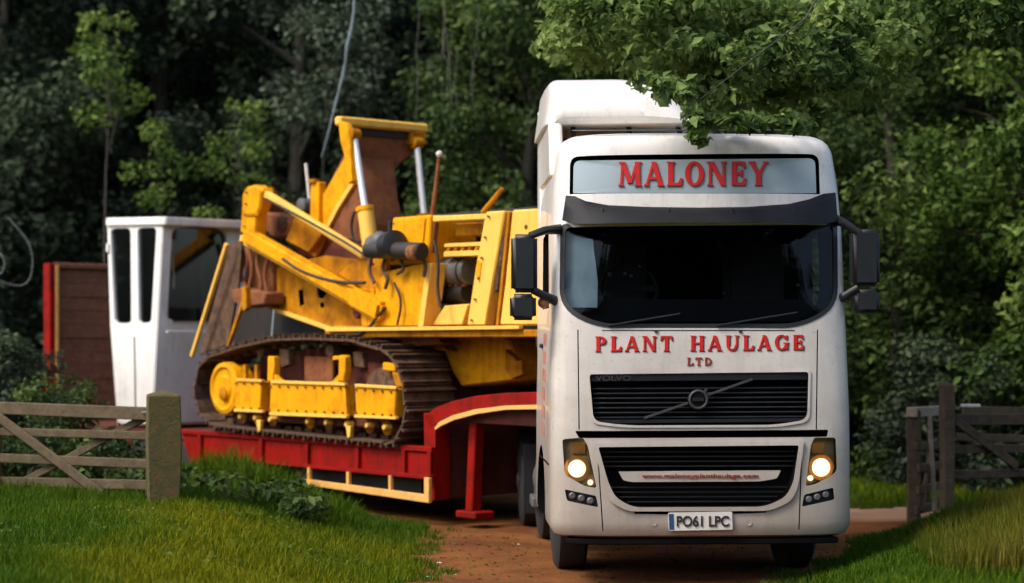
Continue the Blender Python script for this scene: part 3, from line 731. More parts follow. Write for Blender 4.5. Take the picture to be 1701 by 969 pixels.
def word(txt, x0, x1, ytop, ybot, off, mat, parent, edge=None, edx=1.2, slope=0., gap=.10, boldness=1.0):
    tot = sum(GL[c][0] if c != ' ' else .7 for c in txt) + gap * (len(txt) - 1); k = (x1 - x0) / tot; x = x0; h = ybot - ytop
    for c in txt:
        if c == ' ': x += (.7 + gap) * k; continue
        wd, polys = GL[c]
        jobs = [(0, 0, off, mat, 'letter')] + ([(edx, edx * .9, off - .004, edge, 'letter_edging')] if edge else [])
        base = None
        for dx, dy, of, mt, nm in jobs:
            m_ = MB()
            for i, pl in enumerate(polys):
                P = [S(x + u * k + dx, ybot - v * h + dy + slope * (x - x0), of + .0005 * (i % 7)) for u, v in pl]
                m_.prism(P, (0, .007, 0))
            o = m_.build(nm, mt, parent if nm == 'letter' or parent.type == 'MESH' and parent.parent and parent.parent.type == 'EMPTY' and parent.parent.parent is None and False else parent)
        x += (wd + gap) * k
# sign panel above the visor
sg = panel('sign_panel', rpoly([(953, 267), (1354, 263), (1356, 321), (952, 321)], [12, 12, 1, 1], 5), -.008, .02, 'sign')
word('MALONEY', 1026, 1276, 269, 309, .004, 'redletter', sg, 'brownletter', 1.4, -.004)
word('PLANT HAULAGE', 988, 1336, 559, 584, .008, 'redletter', lorry, 'shadow', 1.6, -.008, .22)
word('LTD', 1141, 1183, 594, 607, .008, 'brownletter', lorry, 'shadow', .6, 0, .2)

# radiator grille
for i, y in enumerate((645, 653, 661, 669, 677, 685, 693)): sbar('slat', (984 + i * .6, y + 1), (1342 - i * .4, y - 1), 2.4, -.045, .03, 'black')
tb = sbar('grille_header', (982, 628), (1341, 625), 12, -.012, .05, 'visor')
sbar('grille_sill', (990, 701), (1336, 698), 6, -.02, .05, 'visor')
sbar('badge_bar', (1070, 695), (1148, 668), 4, -.010, .02, 'dimbadge', n=5); sbar('badge_bar', (1172, 658), (1250, 630), 4, -.010, .02, 'dimbadge', n=5)
p = S(1160, 664, .012)
mb = MB(); mb.lathe(p + Vector((0, .02, 0)), (0, -1, 0), [(0, .088), (.02, .088), (.024, .080)], 32); em = mb.build('badge_disc', 'blackgap', lorry)
mb = MB(); mb.tube([p + Vector((math.cos(a) * .072, -.004, math.sin(a) * .072)) for a in np.linspace(0, 2 * math.pi, 33)], .012, 8, False); mb.build('badge_ring', 'dimbadge', em)
mb = MB(); a = R(52); mb.bar(p + Vector((math.cos(a) * .08, -.004, math.sin(a) * .08)), p + Vector((math.cos(a) * .115, -.004, math.sin(a) * .115)), .012, .02); mb.build('badge_arrow', 'dimbadge', em)
sbar('badge_band', (1150, 664), (1170, 664), 6, .026, .006, 'visor', n=4)

def textobj(s, x0, x1, ytop, ybot, off, mat, parent, name='letter', bold=.012):
    cu = bpy.data.curves.new('t', 'FONT'); cu.body = s; cu.size = 1; cu.offset = bold; cu.extrude = .01
    t = bpy.data.objects.new('t', cu); C.objects.link(t); dg = bpy.context.evaluated_depsgraph_get(); me = bpy.data.meshes.new_from_object(t.evaluated_get(dg)); bpy.data.objects.remove(t)
    co = np.array([v.co[:] for v in me.vertices]); lo, hi = co.min(0), co.max(0)
    for v in me.vertices:
        u = (v.co.x - lo[0]) / (hi[0] - lo[0]); w_ = (v.co.y - lo[1]) / (hi[1] - lo[1]); q = S(x0 + (x1 - x0) * u, ybot + (ytop - ybot) * w_, off)
        v.co = q + Vector((0, -.004 if v.co.z > 0 else .004, 0))
    bm = bmesh.new(); bm.from_mesh(me); left = set(bm.verts); isl = []
    while left:
        stck = [left.pop()]; grp = list(stck)
        while stck:
            v = stck.pop()
            for e in v.link_edges:
                u = e.other_vert(v)
                if u in left: left.discard(u); stck.append(u); grp.append(u)
        isl.append(grp)
    for grp in isl:
        ix = {v: i for i, v in enumerate(grp)}; fs = {f for v in grp for f in v.link_faces}
        m2 = bpy.data.meshes.new(name); m2.from_pydata([v.co[:] for v in grp], [], [[ix[v] for v in f.verts] for f in fs]); m2.materials.append(M[mat])
        o = bpy.data.objects.new(name, m2); C.objects.link(o); o.parent = parent
    bm.free()
textobj('VOLVO', 989, 1048, 624, 633, -.006, 'ink', tb, bold=.02)
# lower grille
for i, y in enumerate((751, 759, 767, 775, 810, 818, 826, 834)):
    ins = [0, 2, 4, 6, 16, 22, 32, 44][i]; sbar('slat', (997 + ins, y), (1324 - ins, y - 1), 2.4, -.07, .03, 'black')
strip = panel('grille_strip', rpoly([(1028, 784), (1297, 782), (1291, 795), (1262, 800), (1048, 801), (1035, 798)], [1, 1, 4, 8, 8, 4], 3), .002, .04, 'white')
textobj('www.maloneyplanthaulage.com', 1066, 1260, 787, 796, .008, 'brownletter', strip, bold=.01)
# white surround of the lower grille stands proud
grow = lambda P, dx, dy, cx=1160, cy=792: [(x + dx * np.sign(x - cx) * min(1, abs(x - cx) / 60), y + dy * np.sign(y - cy) * min(1, abs(y - cy) / 20)) for x, y in P]
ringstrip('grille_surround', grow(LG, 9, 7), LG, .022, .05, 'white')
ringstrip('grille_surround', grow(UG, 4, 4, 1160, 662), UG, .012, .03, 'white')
# number plate
pl = panel('number_plate', rpoly([(1110, 852), (1216, 850), (1217, 880), (1111, 882)], 2, 2), .022, .02, 'plate')
panel('plate_band', [(1111, 854), (1119, 854), (1120, 880), (1112, 880)], .0245, .003, 'plateblue', pl)
textobj('PO61 LPC', 1124, 1211, 857, 875, .026, 'ink', pl, bold=.02)

# headlamps
for poly, cx, cy, lit, bx, side in ((HL, 959, 779, 'litdim', 981, -1), (HR, 1365, 777, 'lit', 1347, 1)):
    q = S(cx, cy); bk_ = panel('lamp_backing', poly, -.085, .004, 'lampsilver', step=8)
    hl = MB().lathe(Vector((q.x, q.y + .095, q.z)), (0, -1, 0), [(0, .02), (.0, .06), (.05, .105), (.07, .108)], 24).build('headlamp', 'reflector', lorry)
    MB().lathe(Vector((q.x, q.y + .055, q.z)), (0, -1, 0), [(0, .062), (.03, .074), (.05, .066), (.062, .035)], 24).build('lamp', lit, hl)
    q2 = S(bx, 802 if side < 0 else 795); MB().lathe(Vector((q2.x, q2.y + .05, q2.z)), (0, -1, 0), [(0, .02), (.03, .024), (.04, .012)], 14).build('side_lamp', 'litdim', hl)
    q3 = S(cx - 4 * side, 745); MB().box((q3.x, q3.y + .07, q3.z), (.12, .04, .11)).build('indicator', 'reflector', hl, .01)
    panel('lens', poly, -.002, .004, 'lamp_glass', hl, step=8)
for poly, xs_ in ((FL, (951, 966, 981)), (FR, (1372, 1358, 1344))):
    fo = panel('fog_lamp_cluster', poly, -.03, .02, 'black', step=8)
    for i, x in enumerate(xs_):
        y = 824 + i * 4.2 if x < 1160 else 822 + i * 4; q = S(x, y, .0); MB().lathe(Vector((q.x, q.y + .03, q.z)), (0, -1, 0), [(0, .028), (.02, .03), (.03, .02)], 14).build('fog_lamp', 'grey', fo)
# lower lip and underrun
mb = MB(); P = [(x, fy(x, .5) + .05, .42) for x in np.linspace(-1.15, 1.15, 24)]
mb.prism(P + [(1.0, 1.0, .42), (-1.0, 1.0, .42)], (0, 0, -.05)); mb.build('underrun_bar', 'blackgap', lorry, .01)

# mirrors
def mirror(side):
    o = -1 if side < 0 else 1
    if side < 0: big, lowm = ((850, 389), (893, 486), .10), ((848, 488), (891, 532), .10)
    else: big, lowm = ((1417, 380), (1463, 476), .12), ((1419, 480), (1463, 521), .12)
    r = None
    for (a, b, y) in (big, lowm):
        p0, p1 = LP(*a, y), LP(*b, y); m_ = MB(); m_.box((p0 + p1) / 2 + Vector((0, .08, 0)), (abs(p1.x - p0.x), .17, abs(p1.z - p0.z)))
        h = m_.build('mirror' if r is None else 'lower_mirror', 'black', lorry, .035, seg=3, ang=60)
        c_ = (p0 + p1) / 2 + Vector((0, .172, 0)); MB().box(c_, (abs(p1.x - p0.x) - .05, .006, abs(p1.z - p0.z) - .06)).build('mirror_glass', 'chrome', h, .002)
        r = r or h
    ends = (((930, 381), (905, 383), (880, 392)), ((930, 503), (905, 492), (885, 482))) if side < 0 else (((1390, 366), (1405, 372), (1428, 388)), ((1388, 500), (1403, 492), (1425, 478)))
    for e in ends:
        P = [LP(*e[0], .30), LP(*e[1], .17), LP(*e[2], .15)]
        MB().tube(P, [.045, .035, .032], 10).build('mirror_arm', 'black', lorry)
mirror(-1); mirror(1)
p = LP(904, 503, .26); MB().lathe(p, (-.2, -1, 0), [(0, .03), (.03, .05), (.06, .045), (.08, .02)], 16).build('side_marker_lamp', 'amber', lorry)
p = LP(1411, 492, .26); MB().box(p, (.03, .04, .05)).build('side_marker_lamp', 'amber', lorry, .01)

# roof air deflector
prof = []
def lofty(secs, name, mat, parent, ang=40, bevel=0):
    m_ = MB(); Rg = [m_.verts(s_) for s_ in secs]
    for a, b in zip(Rg, Rg[1:]):
        for i in range(len(a)): m_.face([a[i], a[(i + 1) % len(a)], b[(i + 1) % len(a)], b[i]])
    m_.face(Rg[0][::-1]); m_.face(Rg[-1]); return m_.build(name, mat, parent, ang=ang)
def dsec(y, zt, hw, zb=3.98, r=.09):
    k = (zt - 3.98) / .49
    pts = rpoly([(-hw - .03, zb), (-hw + .035, zt), (-.34 - .10 * k, zt - .005), (-.12, zb + (zt - zb) * .66), (.08, zb)], [.02, r, min(.22, r * 2.4), .12, .02], 6)
    return [(x, y + .16 * (abs(x) / hw) ** 4, z) for x, z in pts]
d_ = [dsec(.84, 4.04, 1.17, r=.02), dsec(.87, 4.14, 1.20), dsec(.95, 4.28, 1.225), dsec(1.1, 4.38, 1.235), dsec(1.4, 4.44, 1.24), dsec(2.0, 4.47, 1.24), dsec(2.45, 4.47, 1.24)]
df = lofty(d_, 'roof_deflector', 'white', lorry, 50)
for x in (-1.0, -.5, -.05):
    MB().bar((x, 1.0, 3.82), (x, 1.3, 4.02), .04, .04).build('deflector_strut', 'dark', lorry)
    MB().bar((x, 2.2, 3.82), (x, 2.2, 4.02), .04, .04).build('deflector_strut', 'dark', lorry)
sbar('roof_gutter', (950, 217), (1350, 216), 1.6, -.05, .02, 'grey')
for s in (-1,):
    MB().prism([(s * 1.235, .80, 3.50), (s * 1.235, 2.30, 3.50), (s * 1.235, 2.30, 4.0), (s * 1.235, 1.0, 4.0)], (-s * .12, 0, 0)).build('roof_side_panel', 'white', lorry, .02)
# side collars behind the cab
for s in (-1, 1):
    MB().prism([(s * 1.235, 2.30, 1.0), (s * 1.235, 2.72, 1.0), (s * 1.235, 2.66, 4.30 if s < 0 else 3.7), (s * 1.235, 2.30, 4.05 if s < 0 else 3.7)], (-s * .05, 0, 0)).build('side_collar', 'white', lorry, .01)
    MB().box((s * 1.20, 1.16, 1.62), (.02, .8, .02)).build('door_handle_strip', 'black', lorry, .004)
# faded red lettering column along the door edge
for i, (z0, z1) in enumerate(((2.02, 2.14), (1.86, 1.98), (1.70, 1.82), (1.54, 1.66), (1.38, 1.50), (1.22, 1.34))):
    xx = -half((z0 + z1) / 2) - .003; MB().prism([(xx, .95, z0), (xx, 1.35, z0 + .01), (xx, 1.30, z1), (xx, 1.0, z1 - .01)], (-.003, 0, 0)).build('door_letter', 'fadedred', lorry)
# steps under the door
for z in (.62, .95): MB().box((-1.2, .95, z), (.06, .35, .03)).build('step', 'dark', lorry, .005)

for s in (-1, 1):
    MB().box((s * (half(1.0) + .004), 1.0, 1.02), (.008, 1.3, .012)).build('side_seam', 'blackgap', lorry)
    MB().box((s * (half(2.0) + .012), 1.50, 2.02), (.03, .18, .04)).build('door_handle', 'black', lorry, .01)
sbar('nozzle_strip', (1000, 549), (1320, 549), 1.4, .004, .006, 'black')
for x in (1090, 1230): sbar('washer_jet', (x - 3, 551), (x + 3, 551), 3, .014, .012, 'black', n=2)
sbar('bumper_step', (1120, 846), (1206, 845), 3, .004, .03, 'black', n=4)
q = S(1160, 872, .0)
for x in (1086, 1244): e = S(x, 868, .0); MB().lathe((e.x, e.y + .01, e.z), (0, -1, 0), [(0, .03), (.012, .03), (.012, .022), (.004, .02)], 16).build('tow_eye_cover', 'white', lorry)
# chassis and wheels
for s in (-1, 1): MB().box((s * .42, 3.3, .92), (.09, 5.0, .27)).build('chassis_rail', 'dark', lorry, .01)
MB().box((0, 1.6, .62), (1.5, 1.6, .35)).build('engine_block', 'dark', lorry, .03)
MB().box((0, 1.45, .5), (2.0, .14, .16)).build('axle', 'dark', lorry, .02)
def wheel(x, y, steer=0., wd=.32, twin=False):
    s = 1 if x > 0 else -1; t = MB(); r0 = .51
    t.lathe((x - s * wd / 2, y, r0 - .005), (s, 0, 0), [(0, .30), (.02, r0 - .05), (.05, r0 - .005), (wd * .3, r0), (wd * .7, r0), (wd - .05, r0 - .005), (wd - .02, r0 - .05), (wd, .30)], 40)
    tyre = t.build('wheel', 'rubber', lorry, ang=30)
    for k in range(1, 5): pass
    MB().lathe((x + s * (wd / 2 - .10), y, r0), (s, 0, 0), [(0, .29), (.09, .295), (.095, .25), (.03, .20), (.05, .10), (.11, .09), (.12, .05)], 28).build('rim', 'grey', tyre)
    for k in range(28):
        a = 2 * math.pi * k / 28; MB
    return tyre
wheel(-1.02, 1.45); wheel(1.02, 1.45)
for x in (-1.03, 1.03): wheel(x, 5.15, wd=.55); wheel(x, 3.85, wd=.30)
for s in (-1, 1):
    MB().cyl((s * .95, 2.45, .68), (s * .95, 3.3, .68), .30, n=24).build('fuel_tank', 'grey', lorry, .01)
    mb = MB(); a = [(s * .78, 5.15 + .60 * math.cos(t), .52 + .60 * math.sin(t)) for t in np.linspace(.15, math.pi - .15, 11)]
    b = [(s * .78, 5.15 + .57 * math.cos(t), .52 + .57 * math.sin(t)) for t in np.linspace(math.pi - .15, .15, 11)]
    mb.prism(a + b, (s * .52, 0, 0)).build('mudguard', 'black', lorry)
MB().box((0, 4.7, 1.16), (.9, .9, .10)).build('fifth_wheel', 'dark', lorry, .02)
MB().cyl((-.95, 2.55, 1.0), (-.95, 2.55, 2.15), .10, n=18).build('exhaust', 'dark', lorry, .01)
MB().box((-1.0, 2.95, 2.05), (.45, .5, .22)).build('air_tank', 'dark', lorry, .06, seg=3)

for s in (-1, 1):
    MB().prism([(s * .80, 4.50, .20), (s * 1.28, 4.50, .20), (s * 1.28, 4.50, .95), (s * .80, 4.50, .95)], (0, .02, 0)).build('mudflap', 'black', lorry, .004)
    MB().box((s * 1.0, 3.62, .42), (.5, .5, .10)).build('catwalk_step', 'grey', lorry, .01)

# ------------------------------------------------------------------ low loader and its load (local frame: x forward to the lorry, y away, z up)
TROT = math.atan2(UD, UX); UYX, UYD = -UD, UX
def TP(px, py, b):
    k = (px - CX) / F; t = (TX0 + UYX * b - k * (TD0 + UYD * b)) / (UX - k * UD)
    D = TD0 - t * UD + UYD * b
    return Vector((-t, b, EYE + (HY - py) * D / F))
def TF(px, py, x):
    k = (px - CX) / F; b = (k * (TD0 + x * UD) - TX0 - x * UX) / (UYX - k * UYD); D = TD0 + x * UD + UYD * b
    return Vector((x, b, EYE + (HY - py) * D / F))
def pl_b(name, pts, b, th, mat, parent, bevel=.008, **k): return prism(name, [TP(x, y, b) for x, y in pts], (0, th, 0), mat, parent, bevel, **k)
def pl_x(name, pts, x, th, mat, parent, bevel=.008, **k): return prism(name, [TF(a, b, x) for a, b in pts], (-th, 0, 0), mat, parent, bevel, **k)
def bx(name, a, b, mat, parent, bevel=.01, **k):
    a, b = Vector(a), Vector(b); return MB().box((a + b) / 2, [abs(v) for v in (b - a)]).build(name, mat, parent, bevel, **k)

tr = empty('low_loader', (TX0, TD0, 0), TROT, label='red low loader trailer with yellow edging carrying the yellow machine', cat='trailer')
W = 2.6
bx('deck', (-8.95, .05, .74), (0, W - .05, .85), 'darkred', tr)
# near side beam with stiffening ribs
pl_b('side_beam', [(716, 750), (714, 793), (560, 778), (480, 775), (352, 762), (346, 790), (322, 786), (306, 740), (302, 718), (345, 722)], 0, .08, 'red', tr)
pl_b('side_rail', [(716, 743), (716, 752), (300, 721), (300, 714)], -.03, .12, 'red', tr)
for px, y0, y1 in ((330, 722, 786), (432, 728, 768), (508, 738, 776), (592, 744, 781), (669, 748, 788), (712, 750, 793)):
    pl_b('rib', [(px - 3, y0), (px + 3, y0), (px + 3, y1), (px - 3, y1)], -.045, .05, 'red', tr, .004)
bx('side_beam', (-8.9, W - .08, .55), (0, W, .85), 'red', tr)
# open outrigger frame below, yellow edge
pl_b('outrigger_rail', [(712, 790), (712, 797), (492, 776), (492, 771)], -.10, .09, 'red', tr, .004)
pl_b('outrigger_edge', [(712, 823), (712, 836), (488, 803), (488, 794)], -.12, .05, 'tape', tr, .004)
pl_b('outrigger_edge', [(704, 793), (712, 794), (712, 824), (704, 823)], -.12, .05, 'tape', tr, .004)
for px, y0, y1 in ((512, 777, 799), (577, 784, 806), (647, 790, 816)):
    pl_b('outrigger_post', [(px - 2, y0), (px + 2, y0), (px + 2, y1), (px - 2, y1)], -.11, .04, 'tape', tr, .002)
pl_b('outrigger_board', [(700, 796), (700, 824), (498, 798), (498, 778)], .12, .05, 'dark', tr, .002)
# wheels of the trailer bogie
for t in (3.95, 5.15, 6.35, 7.55):
    for y in (.22, W - .22):
        s = -1 if y < 1 else 1; m_ = MB(); r0 = .40
        m_.lathe((-t, y - s * .16, r0), (0, s, 0), [(0, .24), (.02, r0 - .04), (.05, r0), (.27, r0), (.30, r0 - .04), (.32, .24)], 30); ty = m_.build('wheel', 'rubber', tr)
        MB().lathe((-t, y + s * .08, r0), (0, s, 0), [(0, .235), (.07, .235), (.02, .15), (.06, .09), (.08, .05)], 22).build('rim', 'grey', ty)
    bx('axle', (-t - .06, .2, .34), (-t + .06, W - .2, .46), 'dark', tr)
mb = MB()
for i in range(9):
    pass
mb.bm.free()
# goose neck: drop post, curved neck, yellow underline, bulkhead
pl_b('neck_post', [(703, 686), (722, 690), (722, 832), (706, 830)], .02, .22, 'red', tr)
neck_top = [(703, 692), (722, 678), (750, 667), (790, 658), (840, 653), (905, 651)]
neck_bot = [(905, 672), (840, 674), (790, 680), (752, 690), (728, 702), (716, 712)]
pl_b('neck', neck_top + neck_bot, .02, .14, 'red', tr)
pl_b('neck', neck_top + neck_bot, 2.35, .14, 'red', tr)
pl_b('neck_edge', [(905, 672), (840, 674), (790, 680), (752, 690), (728, 702), (722, 710), (722, 715), (732, 708), (754, 698), (792, 688), (840, 681), (905, 680)], -.01, .03, 'tape', tr, .003)
n0 = TP(735, 684, .02); bx('neck_plate', (n0.x, .16, n0.z - .12), (2.2, 2.35, n0.z + .10), 'darkred', tr)
bx('bulkhead', (-.02, .12, .30), (.06, W - .05, n0.z - .1), 'darkred', tr)  # shade on this front face is put into its dark red
for b in (.65, 1.35, 2.0): bx('bulkhead_rib', (.06, b - .04, .30), (.12, b + .04, n0.z - .12), 'darkred', tr)
q0, q1 = TF(793, 690, .55), TF(787, 858, .55)
leg = MB(); leg.bar((.55, q0.y, q0.z), (.50, q0.y - .02, q1.z + .05), .12, .14, up=(0, 1, 0)); leg = leg.build('landing_leg', 'red', tr, .012)
bx('leg_foot', (.36, q0.y - .16, q1.z - .02), (.70, q0.y + .12, q1.z + .06), 'red', leg, .015)
l2 = MB().bar((.55, 2.1, q0.z), (.50, 2.1, q1.z + .05), .12, .14, up=(0, 1, 0)).build('landing_leg', 'red', tr, .012)
MB().cyl(TP(412, 806, -.02), TP(412, 806, -.05), .03).build('side_reflector', 'amber', tr)
# folded loading ramps at the tail: red frame, rusted boards
for i, (b0, b1) in enumerate(((-.02, 1.2), (1.38, 2.6))):
    x0 = -8.86; z0 = .86; zt = TF(85, 441, x0).z if i == 0 else TF(85, 441, x0).z
    r_ = bx('ramp', (x0 - .10, b0 + .06, z0), (x0 - .04, b1, zt), 'ramprust', tr, .004)
    bx('ramp_frame', (x0 - .14, b0, z0 - .5), (x0 + .06, b0 + .13, zt + .03), 'red', r_, .01)
    bx('ramp_edge', (x0 + .065, b0 + .09, z0 - .2), (x0 + .085, b0 + .14, zt), 'tape', r_, .004)
    bx('ramp_frame', (x0 - .14, b0 + .13, zt - .04), (x0 + .05, b1, zt + .04), 'ramprust', r_, .01)
    nb = 11
    for k in range(nb):
        za = z0 + (zt - z0 - .06) * k / nb; bx('tread_plate', (x0 - .038, b0 + .15, za + .005), (x0 - .006 + .008 * math.sin(k * 2.3), b1 - .01, za + (zt - z0) / nb - .005), 'ramprust', r_, .003)

# ------------------------------------------------------------------ yellow tracked machine
ex = empty('tracked_excavator', (TX0, TD0, 0), TROT, label='yellow crawler excavator with folded boom and rusty tracks on the red trailer', cat='excavator')
path_px = [(328, 612), (345, 594), (395, 577), (450, 565), (515, 563), (580, 566), (635, 583), (657, 605), (668, 640), (672, 685), (662, 718), (648, 736), (580, 730), (500, 722), (420, 714), (352, 706), (330, 686), (322, 650)]
B0, TWD = -.12, .72
pp = [TP(x, y, B0) for x, y in path_px]
cum = [0]
for a, b in zip(pp, pp[1:] + pp[:1]): cum.append(cum[-1] + (b - a).length)
NS = 46
def along(s):
    s %= cum[-1]
    for i in range(len(pp)):
        if s <= cum[i + 1]:
            a, b = pp[i], pp[(i + 1) % len(pp)]; return a + (b - a) * ((s - cum[i]) / (cum[i + 1] - cum[i]))
cen = sum(pp, Vector()) / len(pp); pitch = cum[-1] / NS
m_ = MB(); m_.box((0, 0, 0), (pitch * .95, TWD, .030)); m_.box((-pitch * .28, 0, .040), (.028, TWD, .055)); m_.box((pitch * .3, 0, .03), (.02, TWD, .03)); m_.box((0, 0, -.04), (pitch * .7, .2, .05))
shoe0 = m_.build('track_shoe', 'trackrust', None, .004); sme = shoe0.data; bpy.data.objects.remove(shoe0)
for side, b0 in (('n', B0), ('f', 2.0)):
    tk = bx('track_frame', (pp[15].x + .3, b0 + .10, 1.05), (pp[11].x - .35, b0 + TWD - .08, 1.32), 'darkred', ex, .02)
    for k in range(NS):
        s = (k + .5) * pitch; a, b = along(s - pitch * .4), along(s + pitch * .4); c = along(s); d = (b - a).normalized(); ang = math.atan2(d.z, d.x)
        o = bpy.data.objects.new('track_shoe', sme); C.objects.link(o); o.parent = tk
        # outward is away from the centre
        nrm = Vector((-d.z, 0, d.x)); fl = nrm.dot(c - cen) < 0
        o.location = (c.x, b0 + TWD / 2, c.z); o.rotation_euler = (R(180) if fl else 0, -ang + (0 if not fl else 0), random.uniform(-.01, .01))
# inner frame plates close the space inside each track loop
for b0 in (.42, 2.12):
    prism('inner_frame', [Vector((p.x + (cen.x - p.x) * .16, b0, p.z + (cen.z - p.z) * .16)) for p in pp], (0, .08, 0), 'darkred', ex, .01)
# near frame side: box covers, brackets, rollers, idler
def bb(name, pts, b, th, mat, bev=.012): return pl_b(name, pts, b, th, mat, ex, bev)
bb('track_cover', [(391, 632), (434, 634), (432, 684), (389, 681)], -.16, .14, 'yellow')
bb('track_cover', [(449, 636), (572, 640), (575, 692), (447, 687)], -.16, .14, 'yellow')
bb('track_cover', [(589, 641), (657, 646), (656, 695), (591, 691)], -.16, .14, 'yellow')
for a in ([(391, 629), (434, 631), (434, 635), (391, 633)], [(449, 632), (572, 636), (572, 641), (449, 637)], [(589, 638), (657, 642), (657, 647), (589, 643)], [(388, 679), (435, 682), (435, 686), (388, 684)], [(447, 685), (575, 690), (575, 695), (447, 690)], [(588, 689), (657, 693), (657, 697), (588, 694)]):
    bb('cover_flange', a, -.185, .05, 'cream', .004)
for x in (449, 567): bb('track_guide', [(x - 5, 592), (x + 5, 592), (x + 6, 612), (x + 4, 634), (x - 6, 634), (x - 5, 612)], -.17, .10, 'yellow', .012)
bb('guide_foot', [(455, 622), (463, 630), (474, 636), (455, 637)], -.165, .06, 'yellow', .006)
bb('guide_foot', [(562, 622), (554, 631), (545, 637), (562, 638)], -.165, .06, 'yellow', .006)
bb('guide_hook', [(552, 592), (570, 590), (572, 596), (552, 599)], -.16, .10, 'yellow', .006)
bb('inner_plate', [(505, 592), (552, 594), (552, 636), (505, 634)], .12, .05, 'rust')
bb('carrier_bracket', [(463, 580), (478, 580), (480, 606), (466, 612)], .05, .1, 'trackrust')
bb('carrier_bracket', [(585, 584), (600, 586), (604, 612), (588, 610)], .05, .1, 'trackrust')
for x in (430, 545): MB().lathe(TP(x, 583, .05), (0, 1, 0), [(0, .04), (.02, .08), (.4, .08)], 14).build('carrier_roller', 'trackrust', ex)
bb('inner_plate', [(600, 600), (648, 606), (655, 640), (590, 637)], .12, .05, 'darkred')
bb('inner_bracket', [(635, 602), (655, 605), (655, 618), (635, 615)], -.08, .1, 'yellow')
bb('inner_bracket', [(650, 618), (664, 621), (670, 645), (656, 641)], -.10, .1, 'orange')
for x in (424, 405): bb('stay', [(x - 2, 606), (x + 2, 606), (x + 3, 632), (x - 2, 632)], -.10, .05, 'orange', .003)
c = TP(370, 645, -.16)
MB().lathe(c, (0, 1, 0), [(0, .05), (.0, .14), (.03, .17), (.03, .24), (.0, .27), (.02, .325), (.12, .33), (.16, .29), (.30, .29)], 36).build('idler_wheel', 'yellow', ex)
MB().lathe(TP(367, 654, -.20), (0, 1, 0), [(0, .05), (.02, .085), (.06, .09)], 20).build('idler_hub', 'orange', ex)
for b in (2.1,): MB().lathe((c.x, 2.1, c.z), (0, 1, 0), [(0, .1), (.0, .3), (.1, .33), (.4, .33)], 24).build('idler_wheel', 'orange', ex)
sp = TP(634, 660, .05); MB().lathe((sp.x + .05, .0, sp.z), (0, 1, 0), [(0, .1), (.02, .34), (.4, .34), (.42, .1)], 22).build('sprocket', 'trackrust', ex)
MB().lathe((sp.x + .05, 2.1, sp.z), (0, 1, 0), [(0, .1), (.02, .34), (.4, .34), (.42, .1)], 22).build('sprocket', 'trackrust', ex)
for i, (x, y) in enumerate(((397, 693), (422, 695), (447, 698), (509, 701), (540, 703), (574, 706), (608, 708), (637, 711))):
    q = TP(x, y, -.05); MB().lathe(q, (0, 1, 0), [(0, .03), (.02, .05), (.05, .09), (.50, .09)], 14).build('track_roller', 'orange' if i % 2 else 'rust', ex)
    MB().lathe(TP(x, y - 1, -.13), (0, 1, 0), [(0, .025), (.03, .036), (.1, .036)], 10).build('roller_cap', 'cream', ex)
for (x, y) in ((429, 706), (578, 716)): bb('grease_bracket', [(x - 4, y - 8), (x + 4, y - 8), (x + 3, y + 10), (x - 1, y + 12)], -.14, .05, 'cream', .004)
# underbody between the tracks
pl_b('carbody', [(728, 560), (835, 554), (850, 575), (863, 603), (853, 632), (766, 643), (752, 620)], .78, 1.1, 'yellow', ex, .02)
pl_b('carbody_lug', [(838, 580), (858, 600), (866, 598), (868, 622), (850, 630), (838, 615)], .70, .1, 'orange', ex, .01)
pl_b('carbody_gusset', [(668, 556), (700, 556), (716, 578), (690, 577)], .55, .25, 'orange', ex, .01)
pl_b('carbody_gusset', [(704, 556), (722, 556), (742, 584), (722, 581)], .60, .25, 'orange', ex, .01)
MB().cyl((-1.45, 1.3, 1.5), (-1.45, 1.3, 2.14), .72, n=36).build('slew_ring', 'rust', ex, .01)
bx('axle_beam', (-2.2, .3, 1.25), (-.6, 2.2, 1.75), 'darkred', ex, .03)
# machine deck
dz = TP(700, 550, .1).z
bx('machine_deck', (TP(542, 545, .1).x, .08, dz - .07), (1.9, 2.5, dz + .01), 'orange', ex, .01)
bb('deck_edge', [(540, 545), (862, 541), (862, 547), (540, 551)], .02, .06, 'cream', .004)
bb('under_hose_tray', [(556, 556), (722, 556), (735, 572), (640, 578), (575, 566)], .35, .3, 'rust', .01)
for i, x in enumerate((585, 615, 650)): bb('tray_clip', [(x, 557), (x + 20, 557), (x + 24, 562), (x + 2, 562)], .30, .05, 'orange', .004)
# house plates near side
bb('boom_foot_plate', [(623, 470), (640, 452), (690, 440), (714, 438), (700, 543), (622, 543)], .12, .16, 'yellow', .015)
bb('foot_plate_edge', [(708, 437), (717, 437), (703, 543), (694, 543)], .09, .22, 'cream', .006)
bb('upper_box', [(652, 362), (715, 357), (713, 400), (709, 438), (646, 440)], .16, .7, 'yellow', .015)
bb('upper_box_cap', [(655, 366), (706, 362), (702, 405), (652, 408)], .140, .03, 'yellow', .006)
bb('slotted_block', [(597, 482), (620, 480), (622, 543), (600, 543)], .14, .2, 'yellow', .01)
bb('block_slot', [(601, 487), (614, 486), (614, 496), (601, 497)], .132, .02, 'darkred', .003)
bb('foot_gusset', [(593, 500), (600, 520), (591, 530), (585, 520)], .2, .1, 'darkred', .003)
